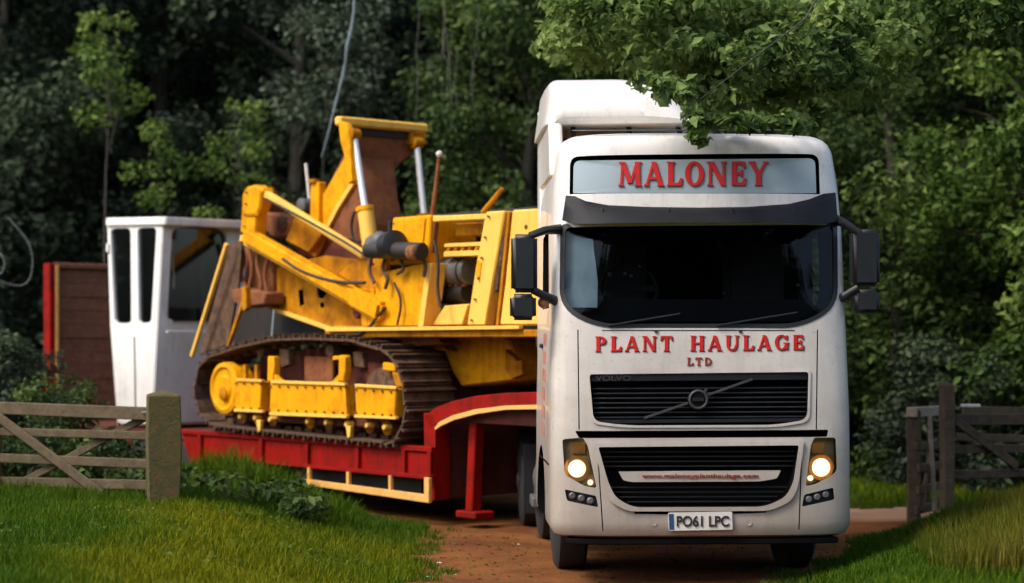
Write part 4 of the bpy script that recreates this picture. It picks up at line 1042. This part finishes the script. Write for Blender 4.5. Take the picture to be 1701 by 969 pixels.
# hydraulic motor and hoses, dark
a, b = TP(612, 415, -.02), TP(702, 418, -.02)
mt = MB().cyl(a, b, .10, n=20).build('hydraulic_motor', 'dark', ex, .012)
MB().lathe(TP(652, 407, -.02), (1, -.2, .1), [(-.12, .10), (-.10, .16), (.08, .16), (.10, .11)], 20).build('motor_housing', 'black', mt)
MB().lathe(TP(626, 405, .02), (1, 0, .3), [(-.10, .06), (-.08, .12), (.10, .12), (.16, .06)], 18).build('motor_cap', 'grey', mt)
MB().lathe(TP(690, 420, -.04), (1, 0, 0), [(-.10, .07), (-.06, .10), (.06, .10), (.09, .05)], 16).build('motor_flange', 'rust', mt)
for pts in ([(618, 425), (612, 450), (622, 470)], [(640, 428), (634, 450), (645, 462), (640, 480)], [(665, 428), (672, 448), (660, 455)], [(700, 425), (708, 440), (704, 460)]):
    MB().tube([TP(x, y, .04) for x, y in pts], .022, 8).build('hose', 'trackrust', ex)
# engine bay
bx('bay_wall', (TP(712, 545, .9).x, .95, dz), (1.7, 1.0, 3.55), 'dark', ex)
bx('bay_rear_wall', (TP(712, 545, .9).x - .02, .3, dz), (TP(712, 545, .9).x + .02, 1.0, 3.45), 'dark', ex)
bb('bay_rail', [(718, 359), (806, 355), (806, 365), (718, 369)], .14, .10, 'cream')
bb('bay_post', [(716, 366), (723, 366), (718, 420), (712, 420)], .20, .06, 'rust', .004)
bb('air_box', [(757, 371), (804, 369), (802, 391), (755, 392)], .30, .4, 'orange', .012)
bb('vent_bar', [(738, 405), (801, 402), (800, 409), (737, 411)], .26, .25, 'cream', .006)
bb('vent_bar', [(737, 418), (798, 416), (797, 425), (736, 427)], .26, .25, 'cream', .006)
for i in range(5): x = 744 + i * 11.5; bb('vent_fin', [(x, 409), (x + 5, 409), (x + 1, 418), (x - 4, 418)], .27, .2, 'orange', .003)
a, b = TP(722, 452, .45), TP(782, 450, .45); tk_ = MB().cyl(a, b, .155, n=26).build('silencer', 'grey', ex, .015)
for t in (.12, .5, .88): MB().cyl(a.lerp(b, t) - Vector((.012, 0, 0)), a.lerp(b, t) + Vector((.012, 0, 0)), .162, n=26).build('silencer_band', 'dark', tk_)
a, b = TP(722, 488, .5), TP(778, 486, .5); MB().cyl(a, b, .12, n=18).build('engine', 'dark', ex, .01)
for i in range(5): q = TP(727 + i * 11, 476, .42); MB().cyl(q, q + Vector((0, 0, .13)), .035, n=10).build('engine_fitting', 'rust', ex)
bb('step_plate', [(738, 508), (778, 505), (768, 540), (716, 541)], .22, .35, 'cream', .012)
# leaning side panels and counterweight
bb('side_panel', [(806, 352), (838, 350), (826, 420), (806, 541), (775, 541), (790, 440)], .10, .35, 'cream', .015)
bb('side_panel', [(850, 349), (903, 346), (903, 541), (829, 541), (838, 470)], .10, .9, 'cream', .02)
bb('panel_gap', [(838, 352), (850, 351), (838, 440), (826, 541), (808, 541), (822, 440)], .22, .1, 'rust', .004)
bb('hose_bundle', [(828, 395), (836, 390), (838, 420), (830, 445), (828, 485), (820, 486), (819, 440)], .13, .08, 'trackrust', .02)
bb('gap_rod', [(843, 352), (847, 352), (828, 541), (823, 541)], .12, .04, 'orange', .004)
bb('panel_latch', [(792, 432), (799, 436), (796, 462), (790, 458)], .085, .03, 'yellow', .006)
MB().lathe(TP(874, 377, .10), (0, -1, 0), [(0, .025), (.01, .022), (.015, .01)], 12).build('panel_bolt', 'rust', ex)
bx('counterweight', (1.65, .35, dz), (2.0, 2.45, 3.55), 'orange', ex, .05)
# posts above the bay
MB().tube([TP(730, 258, .5), TP(724, 310, .5), TP(716, 372, .5), TP(711, 420, .5)], [.022, .024, .026, .026], 8).build('exhaust_stay', 'rust', ex)
MB().lathe(TP(730, 257, .5), (0, 0, 1), [(-.03, .025), (0, .042), (.03, .035), (.045, .01)], 12).build('stay_knob', 'stone', ex)
MB().tube([TP(803, 354, .3), TP(834, 313, .3)], [.04, .022], 8).build('lever', 'orange', ex)
# boom: lower part along the deck with lightening holes
lb = pl_b('lower_boom', [(452, 512), (448, 500), (455, 478), (452, 450), (470, 440), (540, 425), (590, 432), (610, 425), (625, 440), (625, 546), (545, 546), (500, 530)], .42, .85, ['orange', 'blackgap'], ex, .012)
cs = []
for pts in ([(471, 482), (479, 480), (481, 505), (474, 510)], rpoly([(502, 474), (513, 468), (520, 485), (512, 497), (504, 494)], 4), [(560, 490), (566, 489), (566, 513), (559, 514)], [(586, 524), (592, 518), (596, 536), (586, 536)], [(507, 503), (514, 502), (514, 511), (508, 511)]):
    cs.append(pl_b('cutter', pts, .2, .30, 'blackgap', ex, 0))
cut(lb, cs)
bb('boom_flange', [(446, 508), (500, 527), (545, 543), (625, 543), (625, 549), (543, 549), (498, 533), (446, 514)], .38, .12, 'cream', .004)
MB().lathe(TP(511, 487, .44), (0, 1, 0), [(0, .02), (.02, .035), (.2, .035)], 14).build('pin', 'cream', lb)
MB().lathe(TP(567, 400, .6), (0, 1, 0), [(0, .02), (.02, .05), (.3, .05)], 14).build('pin', 'rust', lb)
# dipper frame: thin upper bar, thick lower ram, end bracket
MB().bar(TP(434, 317, .20), TP(607, 425, .20), .10, .085).build('upper_link', 'cream', ex, .012)
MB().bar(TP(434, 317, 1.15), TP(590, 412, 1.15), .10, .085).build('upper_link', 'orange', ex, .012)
MB().bar(TP(410, 391, .14), TP(622, 512, .14), .17, .20).build('dipper_arm', 'yellow', ex, .04, seg=3)
MB().bar(TP(404, 397, .20), TP(600, 508, .20), .12, .10).build('dipper_flange', 'cream', ex, .01)
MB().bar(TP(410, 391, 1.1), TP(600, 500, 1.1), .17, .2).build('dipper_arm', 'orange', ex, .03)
MB().bar(TP(590, 492, .12), TP(640, 520, .12), .22, .24).build('dipper_foot', 'yellow', ex, .04, seg=2)
bb('end_bracket', [(398, 386), (401, 352), (402, 322), (408, 311), (423, 307), (437, 315), (431, 345), (426, 356), (424, 392), (412, 394)], .12, .18, 'yellow', .025)
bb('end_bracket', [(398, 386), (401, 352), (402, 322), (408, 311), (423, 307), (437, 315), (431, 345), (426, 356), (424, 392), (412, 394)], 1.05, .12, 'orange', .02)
bb('bracket_band', [(408, 354), (429, 354), (429, 359), (408, 359)], .10, .04, 'orange', .004)
MB().cyl(TP(447, 318, .25), TP(455, 324, 1.1), .06, n=16).build('bracket_pin', 'orange', ex)
bb('bracket_web', [(425, 330), (440, 330), (430, 372), (424, 385)], .7, .35, 'rust', .01)
bb('valve_block', [(440, 352), (470, 358), (485, 372), (478, 395), (452, 396), (436, 380)], .55, .3, 'rust', .03)
MB().lathe(TP(464, 372, .5), (0, 1, 0), [(0, .05), (.03, .10), (.25, .10)], 18).build('swivel', 'trackrust', ex)
bb('web_plate', [(492, 352), (540, 382), (512, 420), (474, 400)], .5, .12, 'orange', .012)
bb('web_plate', [(553, 400), (605, 430), (595, 440), (560, 445), (533, 428)], .55, .12, 'darkred', .01)
bb('knee_plate', [(602, 424), (640, 420), (640, 470), (612, 485), (560, 456)], .22, .08, 'orange', .012)
# boom arm rising to the head
bb('boom_arm', [(573, 252), (588, 262), (596, 330), (606, 372), (600, 425), (566, 440), (500, 425), (478, 400), (506, 372), (532, 333)], .78, .62, 'rust', .012)
bb('boom_side_plate', [(572, 262), (583, 304), (560, 340), (536, 385), (520, 425), (482, 402), (508, 372), (531, 332)], .755, .03, 'yellow', .008)
bb('boom_side_flange', [(583, 301), (588, 305), (562, 346), (540, 388), (524, 428), (518, 425), (536, 384), (558, 340)], .735, .06, 'cream', .004)
mb = MB(); c = TP(596, 375, .70)
mb.tube([c + Vector((math.cos(a) * .15, 0, math.sin(a) * .20)) for a in np.linspace(0, 2 * math.pi, 25)], .02, 6, False); mb.build('hose_loop', 'dark', ex)
bb('arm_post', [(516, 304), (530, 302), (530, 372), (514, 375)], .70, .12, 'yellow', .012)
MB().cyl(TP(523, 298, .72), TP(523, 304, .72), .07, n=14).build('post_cap', 'orange', ex)
MB().tube([TP(508, 272, .7), TP(511, 300, .7), TP(514, 330, .7)], .022, 8).build('stay_pin', 'stone', ex)
MB().lathe(TP(497, 342, .9), (0, 1, 0), [(0, .04), (.02, .10), (.2, .10)], 16).build('sheave', 'grey', ex)
# head: cross bar, side cheeks, rusty face
hx = TP(565, 203, .55).x
MB().bar(TP(560, 201, .52), TF(707, 214, TP(560, 201, .52).x), .13, .11).build('head_bar', 'cream', ex, .02)
bb('head_cheek', [(561, 200), (574, 205), (580, 224), (586, 300), (578, 306), (572, 262), (565, 236)], .52, .10, 'yellow', .01)
pl_x('head_face', [(576, 212), (699, 224), (703, 240), (690, 252), (664, 272), (652, 290), (648, 345), (634, 412), (606, 420), (598, 345), (588, 290)], hx - .06, .12, 'rust', ex, .01)
pl_x('head_lip', [(600, 213), (690, 222), (690, 232), (604, 225)], hx - .03, .03, 'dark', ex, .004)
pl_x('head_lug', [(578, 210), (596, 212), (594, 232), (580, 230)], hx + .05, .12, 'orange', ex, .01)
pl_x('head_lug', [(684, 220), (708, 218), (708, 238), (700, 246), (684, 240)], hx + .05, .12, 'orange', ex, .01)
for (p0, p1, b) in (((588, 224), (607, 350), .62), ((692, 238), (704, 356), 1.72)):
    rd = MB().cyl(TP(*p0, b), TP(*p1, b), .042, n=18).build('piston_rod', 'chrome', ex)
    e0 = TP(*p0, b); MB().cyl(e0 + Vector((0, -.07, 0)), e0 + Vector((0, .07, 0)), .075, n=18).build('rod_eye', 'orange', rd, .006)
MB().cyl(TP(607, 347, .62), TP(618, 428, .62), .10, n=22).build('ram_barrel', 'cream', ex, .012)
MB().cyl(TP(606, 344, .62), TP(607, 352, .62), .115, n=22).build('ram_gland', 'yellow', ex, .008)
MB().cyl(TP(704, 356, 1.72), TP(712, 440, 1.72), .10, n=20).build('ram_barrel', 'orange', ex, .01)
# struts and rusty pieces hanging at the rear end
MB().bar(TP(377, 405, -.02), TP(319, 592, -.02), .05, .05).build('rear_strut', 'cream', ex, .006)
MB().bar(TP(377, 405, 1.0), TP(335, 575, 1.0), .05, .05).build('rear_strut', 'orange', ex, .006)
MB().bar(TP(412, 480, .1), TP(379, 577, .1), .05, .05).build('rear_strut', 'orange', ex, .006)
bb('rear_guard', [(383, 404), (402, 400), (396, 470), (378, 572), (331, 590)], .12, .04, 'trackrust', .004)
bb('rear_block', [(384, 482), (400, 478), (440, 486), (440, 506), (424, 508), (400, 512), (386, 500)], .1, .3, 'rust', .02)
bb('rear_block', [(405, 410), (420, 402), (452, 425), (452, 500), (440, 484), (404, 480)], .35, .3, 'rust', .02)
bb('rear_lug', [(400, 478), (408, 476), (410, 512), (402, 518)], .04, .08, 'orange', .008)
for pts in ([(398, 402), (408, 430), (398, 455), (410, 480)], [(432, 400), (425, 440), (436, 470), (430, 500)], [(445, 430), (438, 460), (448, 500)], [(415, 415), (420, 450), (412, 485)]):
    MB().tube([TP(x, y, .2) for x, y in pts], .026, 8).build('hose', 'rust', ex)
MB().tube([TP(455, 515, .2), TP(453, 540, .2), TP(451, 563, .2)], .010, 6).build('cable_end', 'rope', ex)
bb('lower_shield', [(396, 510), (450, 505), (455, 515), (500, 533), (545, 549), (560, 566), (450, 566), (385, 580)], .9, .1, 'dark', .01)

# bolt heads, one joined part (far too small to pick apart)
mb = MB()
for (x0, y0, x1, y1, n_, b) in ((393, 637, 433, 638, 4, -.165), (391, 678, 431, 679, 4, -.165), (450, 642, 566, 645, 9, -.165), (448, 681, 570, 686, 9, -.165), (592, 647, 650, 651, 5, -.165), (592, 686, 650, 690, 5, -.165),
(656, 372, 652, 432, 5, .152), (812, 360, 784, 532, 6, .09), (410, 320, 406, 376, 4, .11)):
    for i in range(n_):
        q = TP(x0 + (x1 - x0) * i / (n_ - 1), y0 + (y1 - y0) * i / (n_ - 1), b); mb.cyl(q, q + Vector((0, -.018, 0)), .014, n=6)
o = mb.build('bolt_heads', 'rust', ex); o['kind'] = 'stuff'
for pts, r_ in (([(640, 512), (600, 560), (560, 556)], .02), ([(440, 330), (520, 372), (600, 418), (620, 440)], .016), ([(655, 470), (668, 500), (660, 540)], .014), ([(722, 400), (729, 440), (726, 480), (732, 510)], .018), ([(470, 430), (500, 452), (560, 470), (606, 470)], .02)):
    MB().tube([TP(x, y, .06) for x, y in pts], r_, 8).build('hydraulic_hose', 'dark', ex)

# ------------------------------------------------------------------ white machine cab standing on the trailer
wc = empty('machine_cab', (TX0, TD0, 0), TROT, label='old white machine cab with rounded windows standing on the trailer tail', cat='machine cab')
side = [TP(x, y, 0) for x, y in ((177, 372), (270, 370), (262, 520), (252, 706), (194, 706), (182, 540))]
sh = MB().prism(side, (0, 1.5, 0)).build('shell', ['cabwhite', 'blackgap'], wc, .02)
cx_ = sum(side, Vector()) / 6
inner = [p + (cx_ - p).normalized() * .09 + Vector((0, .07, 0)) for p in side]
cs = [MB().prism(inner, (0, 1.36, 0)).build('cutter', 'cabwhite', wc, smooth=False)]
W1 = rpoly([(183, 380), (217, 379), (218, 537), (190, 537)], [9, 9, 8, 8], 6); W2 = rpoly([(228, 379), (260, 378), (251, 536), (230, 537)], [8, 8, 7, 7], 6)
for w_ in (W1, W2): cs.append(prism('cutter', [TP(x, y, 0) + Vector((0, -.3, 0)) for x, y in w_], (0, 2.2, 0), 'cabwhite', wc, 0, smooth=False))
xf = side[1].x
W3 = rpoly([(283, 379), (350, 376), (376, 386), (376, 440), (374, 533), (283, 534)], [14, 10, 18, 4, 12, 12], 6)
W3p = [TF(x, y, xf - .05) for x, y in W3]
cs.append(prism('cutter', [p + Vector((.6, 0, 0)) for p in W3p], (-2.6, 0, 0), 'cabwhite', wc, 0, smooth=False))
cut(sh, cs)
for w_ in (W1, W2): MB().prism([TP(x, y, 0) + Vector((0, .035, 0)) for x, y in w_], (0, .006, 0)).build('window_pane', 'dimglass', wc)
MB().prism([p + Vector((-.05 - .0, 0, 0)) for p in W3p], (-.006, 0, 0)).build('window_pane', 'dimglass', wc)
rp = [TP(175, 362, -.04), TP(275, 360, -.04), TP(274, 374, -.04), TP(175, 376, -.04)]
MB().prism(rp, (0, 1.62, 0)).build('roof', 'cabwhite', wc, .015, seg=2)
pl_b('door_seam', [(222, 560), (224, 560), (226, 690), (224, 690)], -.004, .01, 'dark', wc, 0)
a = TF(262, 545, xf + .03); b = TF(330, 552, xf + .03)
MB().box(((a.x - .04), .72, a.z - .05), (.03, 1.3, .03)).build('sill_strip', 'cabwhite', wc, .004)
MB().box((xf - .35, .75, 2.2), (.06, .06, 2.3)).build('inner_post', 'cabwhite', wc, .01)
MB().box((xf - .40, .52, 2.55), (.08, .30, .42)).build('control_box', 'cabwhite', wc, .02)
MB().box((xf - .6, .6, 1.6), (.5, .5, .5)).build('operator_seat', 'dark', wc, .05)
a = TP(180, 412, -.01); MB().box(a + Vector((.0, 0, 0)), (.05, .05, .12)).build('hinge', 'cabwhite', wc, .005)

# ------------------------------------------------------------------ gates, posts, ropes, stones
def wpt(px, py, D): return at(px, py, D)
gt = empty('field_gate', (-4.0, 18.0, float(height(-4.0, 18.0))), 0, label='closed five-bar wooden gate at the left with crossed diagonal braces', cat='gate')
GO = Vector(gt.location)
# gate plane runs from the post back to the left
g1 = wpt(250, 688, 18.0); g0 = wpt(-40, 670, 19.3); gd = Vector((g0.x - g1.x, g0.y - g1.y, 0)).normalized(); glen = Vector((g0.x - g1.x, g0.y - g1.y, 0)).length
def gpt(px, py, off=0.):
    """photo point in the gate's own plane"""
    k = (px - CX) / F; n = Vector((-gd.y, gd.x)); o = Vector((g1.x, g1.y)) + n * off
    D = (n.x * o.x + n.y * o.y) / (n.x * k + n.y); return Vector((k * D, D, EYE + (HY - py) * D / F)) - GO
def gbar(name, a, b, wz, wy, mat, off=0.): return MB().bar(gpt(*a, off), gpt(*b, off), wy, wz).build(name, mat, gt, .008)
gbar('top_rail', (-45, 676), (256, 688), .13, .07, 'wood')
gbar('rail', (-45, 716), (250, 724), .085, .035, 'wood'); gbar('rail', (-45, 759), (250, 771), .095, .035, 'wood'); gbar('rail', (-45, 799), (250, 806), .10, .035, 'wood')
gbar('brace', (-30, 672), (170, 822), .10, .03, 'wood', .05); gbar('brace', (248, 690), (-10, 826), .08, .03, 'wood', -.05)
gbar('gate_stile', (251, 683), (251, 828), .16, .08, 'mosswood', .0)
gbar('gate_stile', (-5, 672), (-5, 826), .10, .08, 'wood', .0)
gbar('latch', (236, 686), (262, 684), .03, .05, 'grey', .06)
def post(px, D, ztop_py, wdt, mat, label, cap=None, zb=-.4, group=None, lean=0):
    p = wpt(px, ztop_py, D); gz = float(height(p.x, D)); r = empty('gate_post', (p.x, D, gz), .25 * math.sin(px), label=label, cat='post', group=group)
    h = p.z - gz; m_ = MB(); z = np.linspace(zb, h, 7); rings = []
    for i, zz in enumerate(z):
        q = 1 + .03 * math.sin(i * 1.7 + px); rings.append(m_.verts([(wdt / 2 * q * sx + lean * zz + .006 * math.sin(5 * i + sx), wdt / 2 * q * sy, zz) for sx, sy in ((-1, -1), (1, -1), (1, 1), (-1, 1))]))
    for a, b in zip(rings, rings[1:]):
        for k in range(4): m_.face([a[k], a[(k + 1) % 4], b[(k + 1) % 4], b[k]])
    m_.face(rings[0][::-1]); top = m_.bm.verts.new((lean * h, 0, h + .05))
    for k in range(4): m_.face([rings[-1][k], rings[-1][(k + 1) % 4], top])
    m_.build('shaft', mat, r, .012)
    if cap: MB().box((lean * h, 0, h + .03), (wdt * 1.3, wdt * 1.3, .09)).build('cap', cap, r, .012)
    return r
post(272, 17.7, 656, .32, 'mosswood', 'thick mossy wooden gatepost between the left gate and the trailer')
# right side: pair of pale-capped posts, a dark post, rails
D0 = 20.3
post(1518, D0, 682, .15, 'darkwood', 'slim wooden post nearest the lorry at the right gateway', None)
post(1573, 19.6, 640, .13, 'darkwood', 'tallest dark post of the right gateway rising above the rails', None)
og = empty('open_gate', (4.75, D0, 0), 0, label='weathered gate folded open beside the right gateway post with pale top rail', cat='gate'); OG = Vector(og.location)
def op(px, py, D): return at(px, py, D) - OG
def ob(name, a, b, D0_, D1_, wz, wy, mat): return MB().bar(op(*a, D0_), op(*b, D1_), wy, wz).build(name, mat, og, .006)
ob('top_rail', (1514, 685), (1564, 682), 20.2, 21.6, .11, .12, 'palewood')
ob('rail', (1522, 741), (1566, 738), 20.2, 21.6, .09, .04, 'wood'); ob('rail', (1525, 778), (1566, 772), 20.2, 21.6, .09, .04, 'wood')
ob('rail', (1525, 815), (1566, 806), 20.2, 21.6, .09, .04, 'wood'); ob('rail', (1522, 848), (1566, 838), 20.2, 21.6, .10, .04, 'darkwood')
ob('stile', (1544, 690), (1553, 850), 20.6, 20.6, .03, .05, 'palewood'); ob('brace', (1530, 850), (1546, 740), 20.3, 20.8, .06, .04, 'wood')
ob('brace', (1545, 690), (1540, 850), 20.9, 21.2, .05, .04, 'darkwood')
rf = empty('rail_fence', (5.2, 19.6, 0), 0, label='dark three-rail gate leaf with a sloping brace at the right edge', cat='fence'); RF = Vector(rf.location)
def rb(name, a, b, D0_, D1_, wz, wy, mat): return MB().bar(at(*a, D0_) - RF, at(*b, D1_) - RF, wy, wz).build(name, mat, rf, .006)
rb('rail', (1575, 697), (1760, 697), 19.7, 20.4, .12, .05, 'darkwood'); rb('rail', (1575, 747), (1760, 744), 19.7, 20.4, .09, .04, 'darkwood')
rb('rail', (1575, 789), (1760, 784), 19.7, 20.4, .09, .04, 'darkwood'); rb('brace', (1590, 700), (1690, 775), 19.66, 20.05, .10, .03, 'darkwood')
rb('rail', (1600, 682), (1760, 684), 21.0, 21.8, .10, .05, 'wood'); rb('rail', (1590, 726), (1760, 730), 21.0, 21.8, .09, .04, 'wood'); rb('fence_stile', (1752, 680), (1752, 850), 20.3, 20.3, .12, .10, 'darkwood')
MB().box(at(1612, 674, 20.6) - RF, (.22, .06, .035)).build('pale_batten', 'stone', rf, .006)
# rope hanging behind the boom, wire loops at the left
pts = [(589, -20), (588, 20), (583, 52), (577, 76), (574, 100), (571, 120), (564, 148), (556, 178), (547, 215), (539, 245), (534, 262)]
rr = [.020, .022, .026, .032, .018, .028, .018, .020, .014, .012, .008]
p3 = [at(x, y, 26.5 + .15 * i) for i, (x, y) in enumerate(pts)]
o = MB().tube([at(600, -120, 26.4)] + p3, [.016] + [q * .8 for q in rr], 8).build('hanging_rope', 'rope'); tag(o, 'pale blue rope hanging down behind the boom head from the trees', 'rope')
pts = [(-30, 455), (0, 467), (20, 474), (38, 475), (50, 465), (55, 440), (52, 415), (45, 398), (30, 380), (14, 362)]
o = MB().tube([at(x, y, 25.8 + .03 * i) for i, (x, y) in enumerate(pts)], .006, 6).build('wire_loop', 'wire'); tag(o, 'larger thin pale wire loop hanging in the dark wood at the left edge', 'wire')
pts = [(-12, 418), (0, 420), (6, 428), (8, 442), (3, 455), (-8, 458)]
o = MB().tube([at(x, y, 25.8) for x, y in pts], .010, 6).build('wire_loop', 'wire'); tag(o, 'short thick pale wire loop at the very left edge inside the larger loop', 'wire')
# bare hanging stems between boom and lorry
g = random.Random(4)
for i in range(9):
    px = g.uniform(690, 880); y0 = g.uniform(-30, 110); L = g.uniform(70, 190); D = g.uniform(27.2, 28.4)
    pts = [(px + 3 * math.sin(k * 1.3 + i) + k * g.uniform(-1.5, 1.5), y0 + L * k / 5) for k in range(6)]
    o = MB().tube([at(x, y, D) for x, y in pts], [.0045] * 5 + [.002], 5).build('bare_stem', 'stem'); tag(o, 'thin pale bare stem hanging in the trees between boom and lorry', 'stem', 'bare hanging stems above the machine')
# stones at the bottom edge of the track
def stone(px, py, D, s, mat, label, seed):
    bm = bmesh.new(); bmesh.ops.create_icosphere(bm, subdivisions=3, radius=1)
    gg = np.random.default_rng(seed); ph = gg.random(6) * 6
    for v in bm.verts:
        c = v.co; k = 1 + .12 * math.sin(3 * c.x + ph[0]) + .10 * math.sin(4 * c.y + ph[1]) + .08 * math.sin(5 * c.z + 2 * c.x + ph[2]); v.co = Vector((c.x * s[0], c.y * s[1], c.z * s[2])) * k
    me = bpy.data.meshes.new('stone'); bm.to_mesh(me); bm.free(); me.materials.append(M[mat])
    for p in me.polygons: p.use_smooth = True
    o = bpy.data.objects.new('stone', me); C.objects.link(o); q = at(px, py, D); o.location = (q.x, D, float(height(q.x, D)) + s[2] * .35); return tag(o, label, 'stone')
stone(784, 965, 14.35, (.17, .10, .055), 'stone', 'pale flat stone on the track at the bottom edge of the picture', 1)
stone(748, 968, 14.30, (.15, .10, .055), 'slate', 'dark stone touching the pale one at the bottom edge', 2)
g = random.Random(9)
for i in range(70):
    X = g.uniform(-.9, 1.0); D = g.uniform(14.2, 18.5); s = g.uniform(.012, .035)
    if X > .15 and D > 14.9: continue
    px = X / D * F + CX; o = stone(px, 900, D, (s, s * .8, s * .5), 'stone' if i % 3 == 0 else 'slate', 'small loose stone lying on the orange track', i + 5); o['group'] = 'loose stones on the track'; o.name = 'pebble'
# wood edge on the photographer's side: it closes the lane and mirrors in the windscreen
cl = []
for i in range(900):
    X = rng.uniform(-26, 26); D = rng.uniform(-16, -12.5); cl.append((X, D, rng.uniform(.3, 9.5), rng.uniform(.9, 1.6), rng.normal() * .25 + .35))
o = bpy.data.objects.new('opposite_wood', leaf_mesh('opposite_wood', *clump_leaves(cl, 9, .42), 'leaf_dark')); C.objects.link(o); tag(o, 'dark wood edge on the near side of the lane behind the viewer', 'wood', kind='stuff')
